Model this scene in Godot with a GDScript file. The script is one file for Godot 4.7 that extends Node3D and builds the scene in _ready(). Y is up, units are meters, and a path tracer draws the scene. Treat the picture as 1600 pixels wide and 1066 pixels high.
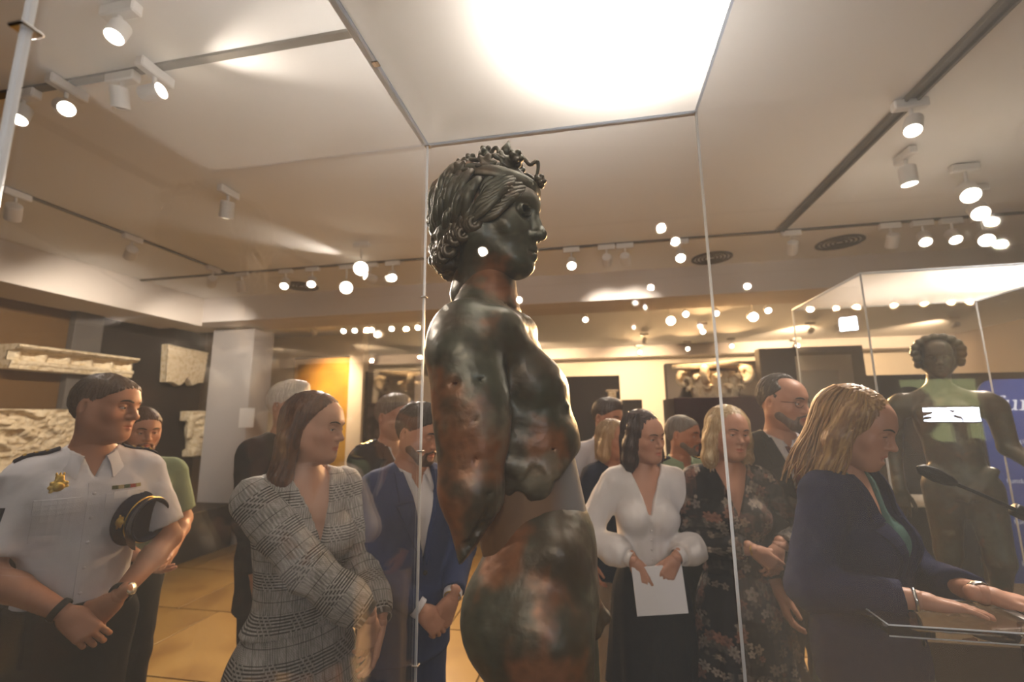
extends Node3D
# A museum hall with an acrylic display case, a bronze youth in it and visitors listening to a speaker.
# The eye is at (0, 1.6, 0); the room runs along -z.

# ---------------------------------------------------------------- solid fields and their skins
class Field extends RefCounted:
	# primitives joined by a smooth minimum; kinds: 0 tapered capsule, 1 ellipsoid, 2 half space, 3 capped cone, 4 wedge, 5 rounded box, 6 ring
	var t := PackedInt32Array()
	var op := PackedInt32Array()      # 0 join, 1 carve, 2 keep only
	var a := PackedVector3Array()
	var b := PackedVector3Array()
	var ra := PackedFloat32Array()
	var rb := PackedFloat32Array()
	var k := PackedFloat32Array()
	var s := PackedFloat32Array()
	var m: Array[Basis] = []
	var kmax := 0.0
	var lo := Vector3(1e9, 1e9, 1e9)
	var hi := Vector3(-1e9, -1e9, -1e9)

	func put(t_: int, op_: int, a_: Vector3, b_: Vector3, ra_: float, rb_: float, k_: float, m_ := Basis(), s_ := 1.0) -> void:
		t.append(t_); op.append(op_); a.append(a_); b.append(b_); ra.append(ra_); rb.append(rb_); k.append(maxf(k_, 0.0002)); kmax = maxf(kmax, k_); m.append(m_); s.append(s_)

	func reach(p: Vector3, r: float) -> void:
		lo = lo.min(p - Vector3(r, r, r)); hi = hi.max(p + Vector3(r, r, r))

	func cap(p: Vector3, q: Vector3, r0: float, r1: float, k_ := 0.02, op_ := 0) -> Field:
		if op_ == 0: reach(p, r0 + k_ * 0.3); reach(q, r1 + k_ * 0.3)
		put(0, op_, p, q - p, r0, r1, k_, Basis(), 1.0 / maxf((q - p).length_squared(), 1e-9))
		return self

	func ball(c: Vector3, r: Vector3, k_ := 0.02, rot := Basis(), op_ := 0) -> Field:
		if op_ == 0: reach(c, maxf(r.x, maxf(r.y, r.z)) + k_ * 0.3)
		put(1, op_, c, r, 0, 0, k_, rot.inverse())
		return self

	func keep(n: Vector3, at: Vector3, k_ := 0.004) -> Field:   # keeps the side that n points away from
		put(2, 2, n.normalized(), Vector3.ZERO, n.normalized().dot(at), 0, k_)
		return self

	func cone(p: Vector3, q: Vector3, r0: float, r1: float, k_ := 0.02, flat := 1.0, op_ := 0, side := Vector3(1, 0, 0)) -> Field:
		# capped cone; its section is flattened by «flat» across «side»
		var y := (q - p).normalized()
		var x := (side - y * side.dot(y)).normalized()
		var z := x.cross(y)
		if op_ == 0: reach(p, maxf(r0, r0 * flat)); reach(q, maxf(r1, r1 * flat))
		put(3, op_, p, Vector3((q - p).length(), flat, 0), r0, r1, k_, Basis(x, y, z).inverse())
		return self

	func wedge(c: Vector3, half: float, depth: float, k_ := 0.004, rot := Basis()) -> Field:   # carves a V that opens upward, in front of z = depth
		put(4, 1, c, Vector3(cos(half), sin(half), 0), half, depth, k_, rot.inverse())
		return self

	func box(c: Vector3, h: Vector3, r: float, k_ := 0.005, rot := Basis(), op_ := 0) -> Field:
		if op_ == 0: reach(c, h.length() + r)
		put(5, op_, c, h - Vector3(r, r, r), r, 0, k_, rot.inverse())
		return self

	func ring(c: Vector3, r: float, tube: float, k_ := 0.005, rot := Basis(), op_ := 0) -> Field:
		if op_ == 0: reach(c, r + tube)
		put(6, op_, c, Vector3.ZERO, r, tube, k_, rot.inverse())
		return self

	func one(i: int, p: Vector3) -> float:
		var w := t[i]
		if w == 0:
			var pa := p - a[i]
			var ba := b[i]
			var h := clampf(pa.dot(ba) * s[i], 0.0, 1.0)
			return (pa - ba * h).length() - lerpf(ra[i], rb[i], h)
		if w == 1:
			var q := m[i] * (p - a[i])
			var r := b[i]
			var q1 := q / r
			var k0 := q1.length()
			if k0 < 0.05: return -minf(r.x, minf(r.y, r.z))
			return k0 * (k0 - 1.0) / (q1 / r).length()
		if w == 2: return a[i].dot(p) - ra[i]
		if w == 3:
			var q := m[i] * (p - a[i])
			var l := b[i].x
			var fl := b[i].y
			var d := Vector2(q.x, q.z / fl).length() - lerpf(ra[i], rb[i], clampf(q.y / l, -0.2, 1.2))
			return maxf(d * minf(1.0, fl), absf(q.y - l * 0.5) - l * 0.5)
		if w == 4:
			var q := m[i] * (p - a[i])
			return maxf(absf(q.x) * b[i].x - q.y * b[i].y, rb[i] - q.z)
		if w == 5:
			var q := (m[i] * (p - a[i])).abs() - b[i]
			return q.max(Vector3.ZERO).length() + minf(maxf(q.x, maxf(q.y, q.z)), 0.0) - ra[i]
		var q2 := m[i] * (p - a[i])
		return Vector2(Vector2(q2.x, q2.z).length() - ra[i], q2.y).length() - rb[i]

	func at(p: Vector3, list: PackedInt32Array) -> float:
		var d := 1e3
		for i in list:
			var e: float
			var w := t[i]
			if w == 0:
				var pa := p - a[i]
				var ba := b[i]
				var g := clampf(pa.dot(ba) * s[i], 0.0, 1.0)
				e = (pa - ba * g).length() - ra[i] - (rb[i] - ra[i]) * g
			elif w == 1:
				var q := m[i] * (p - a[i])
				var r := b[i]
				var q1 := q / r
				var k0 := q1.length()
				if k0 < 0.05: e = -minf(r.x, minf(r.y, r.z))
				else: e = k0 * (k0 - 1.0) / (q1 / r).length()
			else: e = one(i, p)
			var kk := k[i]
			var o := op[i]
			if o == 0:
				var h := kk - absf(d - e)
				d = minf(d, e)
				if h > 0.0: d -= h * h * 0.25 / kk
			else:
				if o == 1: e = -e
				var h := kk - absf(d - e)
				d = maxf(d, e)
				if h > 0.0: d += h * h * 0.25 / kk
		return d

	func all() -> PackedInt32Array:
		var l := PackedInt32Array()
		for i in t.size(): l.append(i)
		return l

	func near(p: Vector3, half: float, list: PackedInt32Array) -> PackedInt32Array:
		var best := 1e3
		var ds := PackedFloat32Array()
		for i in list:
			var e := one(i, p)
			ds.append(e)
			if op[i] == 0: best = minf(best, e)
		var out := PackedInt32Array()
		for n in list.size():
			var i := list[n]
			var o := op[i]
			if o == 0:
				if ds[n] < best + half * 2.0 + kmax * 1.35: out.append(i)
			elif o == 1:
				if ds[n] < half * 1.2 + k[i]: out.append(i)
			elif ds[n] > -half * 1.1 - k[i]: out.append(i)
		return out

class Hull extends RefCounted:
	var v := PackedVector3Array()
	var n := PackedVector3Array()
	var c := PackedColorArray()
	var uv := PackedVector2Array()
	var idx := PackedInt32Array()

	func vert(p: Vector3, col := Color.WHITE, w := Vector2.ZERO) -> int:
		v.append(p); c.append(col); uv.append(w)
		return v.size() - 1

	func quad(i0: int, i1: int, i2: int, i3: int) -> void:
		idx.append_array([i0, i1, i2, i0, i2, i3])

	func normals() -> Hull:
		n.resize(v.size())
		n.fill(Vector3.ZERO)
		for j in range(0, idx.size(), 3):
			var i0 := idx[j]
			var i1 := idx[j + 1]
			var i2 := idx[j + 2]
			var w := (v[i2] - v[i0]).cross(v[i1] - v[i0])
			n[i0] += w; n[i1] += w; n[i2] += w
		for i in n.size():
			n[i] = n[i].normalized() if n[i].length_squared() > 1e-30 else Vector3.UP
		return self

	func tint(f: Callable) -> Hull:       # f(position, normal) -> Color
		for i in v.size(): c[i] = f.call(v[i], n[i])
		return self

	func paint(col: Color) -> Hull:
		c.fill(col)
		return self

	func push(f: Callable) -> Hull:       # f(position, normal) -> distance along the normal
		for i in v.size(): v[i] += n[i] * (f.call(v[i], n[i]) as float)
		return normals()

	func map(f: Callable) -> Hull:        # f(position) -> uv
		for i in v.size(): uv[i] = f.call(v[i])
		return self

	func add(o: Hull, x := Transform3D(), col := Color(-1, 0, 0)) -> Hull:
		var first := v.size()
		var nb := x.basis.inverse().transposed()
		var flip := x.basis.determinant() < 0.0
		for i in o.v.size():
			v.append(x * o.v[i])
			n.append((nb * o.n[i]).normalized())
		if col.r >= 0.0:
			for i in o.v.size(): c.append(Color(o.c[i].r * col.r, o.c[i].g * col.g, o.c[i].b * col.b))
		else: c.append_array(o.c)
		uv.append_array(o.uv)
		for j in range(0, o.idx.size(), 3):
			idx.append(first + o.idx[j])
			idx.append(first + o.idx[j + (2 if flip else 1)])
			idx.append(first + o.idx[j + (1 if flip else 2)])
		return self

	func mesh(m: Material) -> ArrayMesh:
		if n.size() != v.size(): normals()
		var arr := []
		arr.resize(Mesh.ARRAY_MAX)
		arr[Mesh.ARRAY_VERTEX] = v; arr[Mesh.ARRAY_NORMAL] = n; arr[Mesh.ARRAY_COLOR] = c; arr[Mesh.ARRAY_TEX_UV] = uv; arr[Mesh.ARRAY_INDEX] = idx
		var out := ArrayMesh.new()
		out.add_surface_from_arrays(Mesh.PRIMITIVE_TRIANGLES, arr)
		out.surface_set_material(0, m)
		return out

func skin(f: Field, h: float) -> Hull:
	# surface nets over the blocks that the surface crosses
	var out := Hull.new()
	var cells := {}
	var quads := PackedInt64Array()
	var org := f.lo - Vector3(h, h, h) * 1.5
	var span := f.hi - f.lo
	var nb := Vector3i(ceili((span.x + 3 * h) / (16 * h)), ceili((span.y + 3 * h) / (16 * h)), ceili((span.z + 3 * h) / (16 * h)))
	var stack := []
	var every := f.all()
	for x in nb.x:
		for y in nb.y:
			for z in nb.z: stack.append([Vector3i(x, y, z) * 16, 16, every])
	var g := PackedFloat32Array()
	g.resize(125)
	while stack.size():
		var e: Array = stack.pop_back()
		var o: Vector3i = e[0]
		var size: int = e[1]
		var mid := org + (Vector3(o) + Vector3.ONE * (size * 0.5)) * h
		var half := size * h * 0.87
		var list: PackedInt32Array = f.near(mid, half, e[2])
		if list.is_empty(): continue
		if absf(f.at(mid, list)) > half * 1.4 + 0.005: continue
		if size > 4:
			var q := size / 2
			for n in 8: stack.append([o + Vector3i(n & 1, (n >> 1) & 1, n >> 2) * q, q, list])
			continue
		var n := 0
		var any_in := false
		var any_out := false
		for z in 5:
			for y in 5:
				var p := org + Vector3(o.x, o.y + y, o.z + z) * h
				for x in 5:
					var d := f.at(p, list)
					g[n] = d
					if d < 0.0: any_in = true
					else: any_out = true
					p.x += h
					n += 1
		if not (any_in and any_out): continue
		for z in 4:
			for y in 4:
				for x in 4:
					var w := x + 5 * y + 25 * z
					var d0 := g[w]
					var d1 := g[w + 1]
					var d2 := g[w + 5]
					var d3 := g[w + 6]
					var d4 := g[w + 25]
					var d5 := g[w + 26]
					var d6 := g[w + 30]
					var d7 := g[w + 31]
					var bits := int(d0 < 0) + int(d1 < 0) + int(d2 < 0) + int(d3 < 0) + int(d4 < 0) + int(d5 < 0) + int(d6 < 0) + int(d7 < 0)
					if bits == 0 or bits == 8: continue
					var sum := Vector3.ZERO
					var cnt := 0
					if (d0 < 0) != (d1 < 0): sum += Vector3(d0 / (d0 - d1), 0, 0); cnt += 1
					if (d2 < 0) != (d3 < 0): sum += Vector3(d2 / (d2 - d3), 1, 0); cnt += 1
					if (d4 < 0) != (d5 < 0): sum += Vector3(d4 / (d4 - d5), 0, 1); cnt += 1
					if (d6 < 0) != (d7 < 0): sum += Vector3(d6 / (d6 - d7), 1, 1); cnt += 1
					if (d0 < 0) != (d2 < 0): sum += Vector3(0, d0 / (d0 - d2), 0); cnt += 1
					if (d1 < 0) != (d3 < 0): sum += Vector3(1, d1 / (d1 - d3), 0); cnt += 1
					if (d4 < 0) != (d6 < 0): sum += Vector3(0, d4 / (d4 - d6), 1); cnt += 1
					if (d5 < 0) != (d7 < 0): sum += Vector3(1, d5 / (d5 - d7), 1); cnt += 1
					if (d0 < 0) != (d4 < 0): sum += Vector3(0, 0, d0 / (d0 - d4)); cnt += 1
					if (d1 < 0) != (d5 < 0): sum += Vector3(1, 0, d1 / (d1 - d5)); cnt += 1
					if (d2 < 0) != (d6 < 0): sum += Vector3(0, 1, d2 / (d2 - d6)); cnt += 1
					if (d3 < 0) != (d7 < 0): sum += Vector3(1, 1, d3 / (d3 - d7)); cnt += 1
					var cx := o.x + x
					var cy := o.y + y
					var cz := o.z + z
					var id := cx + cy * 4096 + cz * 16777216
					cells[id] = out.vert(org + (Vector3(cx, cy, cz) + sum / cnt) * h)
					if (d0 < 0) != (d1 < 0): quads.append(id * 8 + (0 if d0 < 0 else 1))
					if (d0 < 0) != (d2 < 0): quads.append(id * 8 + (2 if d0 < 0 else 3))
					if (d0 < 0) != (d4 < 0): quads.append(id * 8 + (4 if d0 < 0 else 5))
	var step: Array[int] = [1, 4096, 16777216]
	for q in quads:
		var id := q / 8
		var ax := (q % 8) / 2
		var u := step[(ax + 1) % 3]
		var w := step[(ax + 2) % 3]
		var corner: Array[int] = [id, id - u, id - u - w, id - w]
		for n in 4:
			var c := corner[n]
			if not cells.has(c): cells[c] = out.vert(org + (Vector3(c % 4096, (c / 4096) % 4096, c / 16777216) + Vector3.ONE * 0.5) * h)
			corner[n] = cells[c]
		var i0 := corner[0]
		var i1 := corner[1]
		var i2 := corner[2]
		var i3 := corner[3]
		if q % 2 == 0: out.quad(i0, i3, i2, i1)
		else: out.quad(i0, i1, i2, i3)
	return out.normals()

# ---------------------------------------------------------------- shapes
func tri(h: Hull, p: Vector3, q: Vector3, r: Vector3, away: Vector3) -> void:
	# one flat triangle whose front looks away from «away»
	var nn := (r - p).cross(q - p)
	var i := h.vert(p)
	if nn.dot((p + q + r) / 3.0 - away) >= 0.0:
		h.vert(q); h.vert(r)
	else:
		h.vert(r); h.vert(q)
	h.idx.append_array([i, i + 1, i + 2])

func face(h: Hull, p: Vector3, q: Vector3, r: Vector3, s: Vector3, away: Vector3, uvs := false) -> void:
	var i := h.vert(p, Color.WHITE, Vector2(0, 1))
	var nn := (r - p).cross(q - p)
	if nn.dot((p + q + r + s) / 4.0 - away) >= 0.0:
		h.vert(q, Color.WHITE, Vector2(1, 1)); h.vert(r, Color.WHITE, Vector2(1, 0)); h.vert(s, Color.WHITE, Vector2(0, 0))
	else:
		h.vert(s, Color.WHITE, Vector2(0, 0)); h.vert(r, Color.WHITE, Vector2(1, 0)); h.vert(q, Color.WHITE, Vector2(1, 1))
	h.quad(i, i + 1, i + 2, i + 3)

func block(h: Hull, c: Vector3, size: Vector3, bevel := 0.0, basis := Basis()) -> Hull:
	var e := size * 0.5
	var w := minf(bevel, minf(e.x, minf(e.y, e.z)) * 0.9)
	var ax := [Vector3(1, 0, 0), Vector3(0, 1, 0), Vector3(0, 0, 1)]
	var put := func(v: Vector3) -> Vector3: return c + basis * v
	for i in 3:
		var u: Vector3 = ax[(i + 1) % 3]
		var v: Vector3 = ax[(i + 2) % 3]
		var a: Vector3 = ax[i]
		var eu: float = e[(i + 1) % 3] - w
		var ev: float = e[(i + 2) % 3] - w
		for s in [-1.0, 1.0]:
			var o: Vector3 = a * e[i] * s
			face(h, put.call(o - u * eu - v * ev), put.call(o + u * eu - v * ev), put.call(o + u * eu + v * ev), put.call(o - u * eu + v * ev), c)
		if w > 0.0:
			for s in [-1.0, 1.0]:
				for s2 in [-1.0, 1.0]:
					var l: Vector3 = a * (e[i] - w)
					var p0: Vector3 = u * s * e[(i + 1) % 3] + v * s2 * ev
					var p1: Vector3 = u * s * eu + v * s2 * e[(i + 2) % 3]
					face(h, put.call(p0 - l), put.call(p0 + l), put.call(p1 + l), put.call(p1 - l), c)
	if w > 0.0:
		for n in 8:
			var s := Vector3(1 if n & 1 else -1, 1 if n & 2 else -1, 1 if n & 4 else -1)
			tri(h, put.call(s * (e - Vector3(0, w, w))), put.call(s * (e - Vector3(w, 0, w))), put.call(s * (e - Vector3(w, w, 0))), c)
	return h

func boxed(c: Vector3, size: Vector3, bevel := 0.0, basis := Basis()) -> Hull:
	return block(Hull.new(), c, size, bevel, basis).normals()

func frame_of(y: Vector3) -> Basis:
	var yy := y.normalized()
	var x := yy.cross(Vector3(0, 0, 1) if absf(yy.z) < 0.9 else Vector3(1, 0, 0)).normalized()
	return Basis(x, yy, x.cross(yy))

func lathe(h: Hull, prof: Array, segs := 20, x := Transform3D()) -> Hull:
	# rings of (radius, height) turned round y, smooth; a doubled ring makes a crease
	var first := h.v.size()
	for p in prof:
		for i in segs + 1:
			var a := TAU * i / segs
			h.vert(x * Vector3(cos(a) * p.x, p.y, sin(a) * p.x), Color.WHITE, Vector2(float(i) / segs, p.y))
	for j in prof.size() - 1:
		for i in segs:
			var q := first + j * (segs + 1) + i
			h.quad(q, q + segs + 1, q + segs + 2, q + 1)
	return h

func tube(h: Hull, pts: Array, radii: Array, segs := 8, flat := 1.0, side := Vector3.ZERO) -> Hull:
	# a round or flattened bar along points, closed at both ends
	var first := h.v.size()
	var n := pts.size()
	var x := Vector3.ZERO
	for j in n:
		var d: Vector3 = ((pts[mini(j + 1, n - 1)] as Vector3) - (pts[maxi(j - 1, 0)] as Vector3)).normalized()
		if x == Vector3.ZERO: x = (frame_of(d).x if side == Vector3.ZERO else (side - d * side.dot(d)).normalized())
		x = (x - d * x.dot(d)).normalized()
		var z := x.cross(d)
		for i in segs:
			var a := TAU * i / segs
			h.vert((pts[j] as Vector3) + (x * cos(a) + z * sin(a) * flat) * (radii[j] as float), Color.WHITE, Vector2(float(i) / segs, float(j) / (n - 1)))
	for j in n - 1:
		for i in segs:
			var q := first + j * segs
			h.quad(q + i, q + segs + i, q + segs + (i + 1) % segs, q + (i + 1) % segs)
	var c0 := h.vert(pts[0])
	var c1 := h.vert(pts[n - 1])
	for i in segs:
		h.idx.append_array([c0, first + i, first + (i + 1) % segs])
		h.idx.append_array([c1, first + (n - 1) * segs + (i + 1) % segs, first + (n - 1) * segs + i])
	return h

func bent(pts: Array, steps := 6) -> Array:
	# a smooth line through points
	var out := []
	for i in pts.size() - 1:
		var p0: Vector3 = pts[maxi(i - 1, 0)]
		var p1: Vector3 = pts[i]
		var p2: Vector3 = pts[i + 1]
		var p3: Vector3 = pts[mini(i + 2, pts.size() - 1)]
		for s in steps:
			var u := float(s) / steps
			out.append(p1.cubic_interpolate(p2, p0, p3, u))
	out.append(pts[pts.size() - 1])
	return out

func taper(r: Array, n: int) -> Array:
	var out := []
	for i in n:
		var f := float(i) / (n - 1) * (r.size() - 1)
		var k := mini(int(f), r.size() - 2)
		out.append(lerpf(r[k], r[k + 1], f - k))
	return out

# a sheet laid on a field: the corners are dropped along «dir» until they meet it
func patch(f: Field, p00: Vector3, p10: Vector3, p11: Vector3, p01: Vector3, dir: Vector3, nu := 6, nv := 6, thick := 0.004, lift := 0.001) -> Hull:
	var h := Hull.new()
	var every := f.all()
	var top := []
	for j in nv + 1:
		for i in nu + 1:
			var u := float(i) / nu
			var v := float(j) / nv
			var p := p00.lerp(p10, u).lerp(p01.lerp(p11, u), v)
			for n in 14:
				var d := f.at(p, every)
				if d < 0.0008: break
				p += dir * d * 0.9
			top.append(p - dir * lift)
	var mid: Vector3 = top[(nv / 2) * (nu + 1) + nu / 2] + dir * 0.05
	for j in nv:
		for i in nu:
			var q := j * (nu + 1) + i
			var e := [top[q], top[q + 1], top[q + nu + 2], top[q + nu + 1]]
			face_uv(h, e[0] - dir * thick, e[1] - dir * thick, e[2] - dir * thick, e[3] - dir * thick, -dir, Rect2(float(i) / nu, float(j) / nv, 1.0 / nu, 1.0 / nv))
	for j in nv + 1:
		for i in nu + 1:
			var q := j * (nu + 1) + i
			if i < nu and (j == 0 or j == nv): face(h, top[q] - dir * thick, top[q + 1] - dir * thick, top[q + 1] + dir * 0.004, top[q] + dir * 0.004, mid)
			if j < nv and (i == 0 or i == nu): face(h, top[q] - dir * thick, top[q + nu + 1] - dir * thick, top[q + nu + 1] + dir * 0.004, top[q] + dir * 0.004, mid)
	return h.normals()

func face_uv(h: Hull, p: Vector3, q: Vector3, r: Vector3, s: Vector3, nn: Vector3, u: Rect2) -> void:
	var i := h.vert(p, Color.WHITE, u.position)
	h.vert(q, Color.WHITE, u.position + Vector2(u.size.x, 0)); h.vert(r, Color.WHITE, u.end); h.vert(s, Color.WHITE, u.position + Vector2(0, u.size.y))
	if (r - p).cross(q - p).dot(nn) >= 0.0: h.quad(i, i + 1, i + 2, i + 3)
	else: h.quad(i, i + 3, i + 2, i + 1)

# ---------------------------------------------------------------- the scene tree
var taken := {}
func numbered(called: String) -> String:
	var c: int = taken.get(called, 0)
	taken[called] = c + 1
	return called if c == 0 else "%s_%03d" % [called, c]

func tag(o: Node, label: String, category: String, group := "", kind := "") -> Node:
	if label: o.set_meta("label", label)
	if category: o.set_meta("category", category)
	if group: o.set_meta("group", group)
	if kind: o.set_meta("kind", kind)
	return o

func thing(called: String, label: String, category: String, where := Vector3.ZERO, turn := 0.0, group := "") -> Node3D:
	var o := Node3D.new()
	o.name = numbered(called)
	add_child(o)
	o.position = where
	o.rotation.y = turn
	tag(o, label, category, group)
	return o

func part(o: Node, called: String, h: Hull, m: Material) -> MeshInstance3D:
	var i := MeshInstance3D.new()
	i.name = called
	i.mesh = h.mesh(m)
	o.add_child(i, true)
	return i

func struct(called: String, h: Hull, m: Material) -> MeshInstance3D:
	var i := part(self, called, h, m)
	i.set_meta("kind", "structure")
	return i

func single(called: String, h: Hull, m: Material, label: String, category: String, group := "") -> MeshInstance3D:
	var i := MeshInstance3D.new()
	i.name = numbered(called)
	i.mesh = h.mesh(m)
	add_child(i)
	tag(i, label, category, group)
	return i

# ---------------------------------------------------------------- materials
func mat(col: Color, rough := 0.7, metal := 0.0) -> StandardMaterial3D:
	var m := StandardMaterial3D.new()
	m.albedo_color = col
	m.roughness = rough
	m.metallic = metal
	return m

func tinted(rough := 0.6, metal := 0.0, col := Color.WHITE) -> StandardMaterial3D:
	var m := mat(col, rough, metal)
	m.vertex_color_use_as_albedo = true
	return m

func noise(freq: float, seed_: int, octaves := 4, kind := FastNoiseLite.TYPE_SIMPLEX_SMOOTH) -> FastNoiseLite:
	var n := FastNoiseLite.new()
	n.noise_type = kind
	n.frequency = freq
	n.seed = seed_
	n.fractal_octaves = octaves
	return n

func noise_tex(freq: float, seed_: int, stops: Array, size := 512, octaves := 4, kind := FastNoiseLite.TYPE_SIMPLEX_SMOOTH) -> NoiseTexture2D:
	var t := NoiseTexture2D.new()
	t.width = size; t.height = size
	t.seamless = true
	t.noise = noise(freq, seed_, octaves, kind)
	if stops.size():
		var g := Gradient.new()
		var o := PackedFloat32Array()
		var c := PackedColorArray()
		for s in stops: o.append(s[0]); c.append(s[1])
		g.offsets = o; g.colors = c
		t.color_ramp = g
	return t

func tri_map(m: StandardMaterial3D, scale: float, albedo: Texture2D = null, height: Texture2D = null, depth := 0.3, rough: Texture2D = null, world := false) -> StandardMaterial3D:
	m.uv1_triplanar = true
	m.uv1_world_triplanar = world
	m.uv1_scale = Vector3(scale, scale, scale)
	if albedo: m.albedo_texture = albedo
	if rough: m.roughness_texture = rough
	if height:
		m.heightmap_enabled = true
		m.heightmap_texture = height
		m.heightmap_scale = depth
	return m

func glow(col: Color, power: float) -> StandardMaterial3D:
	var m := mat(Color(0.9, 0.9, 0.9), 0.4)
	m.emission_enabled = true
	m.emission = col
	m.emission_energy_multiplier = power
	return m

func lin(r: float, g: float, b: float) -> Color:    # real-world base colour to the sRGB that albedo_color wants
	return Color(r, g, b).linear_to_srgb()

func rot(y: float, x := 0.0, z := 0.0) -> Basis:
	return Basis(Vector3.UP, y) * Basis(Vector3.RIGHT, x) * Basis(Vector3(0, 0, 1), z)

# ---------------------------------------------------------------- the hall
var M := {}

func make_materials() -> void:
	M.plaster = tri_map(mat(lin(0.72, 0.67, 0.60), 0.85), 0.5, null, noise_tex(0.02, 5, [], 256), 0.05)
	M.ceiling = tri_map(mat(lin(0.85, 0.85, 0.83), 0.9), 0.5, null, noise_tex(0.02, 6, [], 256), 0.05)
	M.beam = tri_map(mat(lin(0.74, 0.69, 0.65), 0.85), 0.5, null, noise_tex(0.02, 7, [], 256), 0.05)
	M.soffit = mat(lin(0.66, 0.60, 0.53), 0.85)
	M.cream = mat(lin(0.84, 0.78, 0.66), 0.85)
	M.pillar = mat(lin(0.46, 0.43, 0.41), 0.8)
	M.dark = tri_map(mat(lin(0.030, 0.023, 0.018), 0.55), 1.0, null, noise_tex(0.03, 8, [], 256), 0.05)
	M.charcoal = mat(lin(0.055, 0.045, 0.036), 0.6)
	M.grey_panel = mat(lin(0.12, 0.105, 0.09), 0.6)
	M.brown = mat(lin(0.13, 0.07, 0.025), 0.6)
	M.maroon = mat(lin(0.045, 0.02, 0.018), 0.5)
	M.trackgrey = mat(lin(0.10, 0.085, 0.065), 0.5)
	M.white = mat(lin(0.75, 0.73, 0.70), 0.45)
	M.black = mat(lin(0.012, 0.012, 0.013), 0.4)
	M.stone = tri_map(mat(lin(0.78, 0.68, 0.50), 0.85), 2.2, noise_tex(0.012, 11, [[0.0, lin(0.55, 0.44, 0.28)], [0.45, lin(0.95, 0.9, 0.8)], [1.0, Color.WHITE]], 512, 5), noise_tex(0.03, 12, [], 512, 5), 0.6)
	M.chrome = mat(lin(0.75, 0.75, 0.75), 0.25, 1.0)
	M.lens = glow(Color(1.0, 0.95, 0.86), 12.0)
	M.lens_dim = glow(Color(1.0, 0.93, 0.8), 2.2)
	M.lens_off = mat(lin(0.2, 0.18, 0.16), 0.3)
	for k in ['dark', 'charcoal', 'grey_panel', 'brown', 'maroon', 'black', 'floor_base']:
		if M.has(k): M[k].metallic_specular = 0.25
	var p := mat(Color(1, 1, 1, 0.0), 0.0)
	p.transparency = BaseMaterial3D.TRANSPARENCY_ALPHA
	p.albedo_color = Color(0.97, 0.985, 0.98, 0.02)
	p.metallic_specular = 0.14
	M.pane = p
	M.side_pane = p.duplicate()
	M.side_pane.metallic_specular = 0.5
	M.near_pane = p.duplicate()
	M.near_pane.metallic_specular = 0.32
	var e := mat(lin(0.50, 0.53, 0.57), 0.2)
	e.backlight_enabled = true
	e.backlight = Color(0.9, 0.93, 0.97)
	M.pane_edge = e
	var l := mat(lin(0.86, 0.85, 0.83), 0.5)
	l.backlight_enabled = true
	l.backlight = Color(1, 0.99, 0.97)
	M.lid = l
	var acr := mat(Color(1, 1, 1, 0.0), 0.03)
	acr.refraction_enabled = true
	acr.refraction_scale = 0.049
	acr.transparency = BaseMaterial3D.TRANSPARENCY_ALPHA
	M.acrylic = acr
	M.gold = mat(lin(0.80, 0.52, 0.12), 0.3, 1.0)
	M.floor_base = mat(lin(0.015, 0.011, 0.007), 0.7)
	M.slabs = []
	for i in 3:
		M.slabs.append(tri_map(mat([lin(0.28, 0.192, 0.062), lin(0.25, 0.17, 0.053), lin(0.31, 0.215, 0.075)][i], 0.32), 0.6,
			noise_tex(0.006, 20 + i, [[0.0, lin(0.62, 0.52, 0.38)], [0.5, lin(0.95, 0.92, 0.85)], [1.0, Color.WHITE]], 512, 5)))

var gain := 0.30
func add_spot(o: Node, at: Vector3, dir: Vector3, power: float, angle: float, col := Color(1.0, 0.94, 0.875), soft := 0.9, size := 0.03) -> void:
	var l := SpotLight3D.new()
	l.name = "beam"
	o.add_child(l, true)
	l.position = at
	l.basis = Basis.looking_at(dir, Vector3.UP if absf(dir.normalized().y) < 0.95 else Vector3(0, 0, 1))
	l.light_color = col
	l.light_energy = power * gain
	l.spot_angle = angle
	l.spot_angle_attenuation = soft
	l.spot_range = 20.0
	l.spot_attenuation = 2.0
	l.light_size = size
	l.shadow_enabled = true

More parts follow.
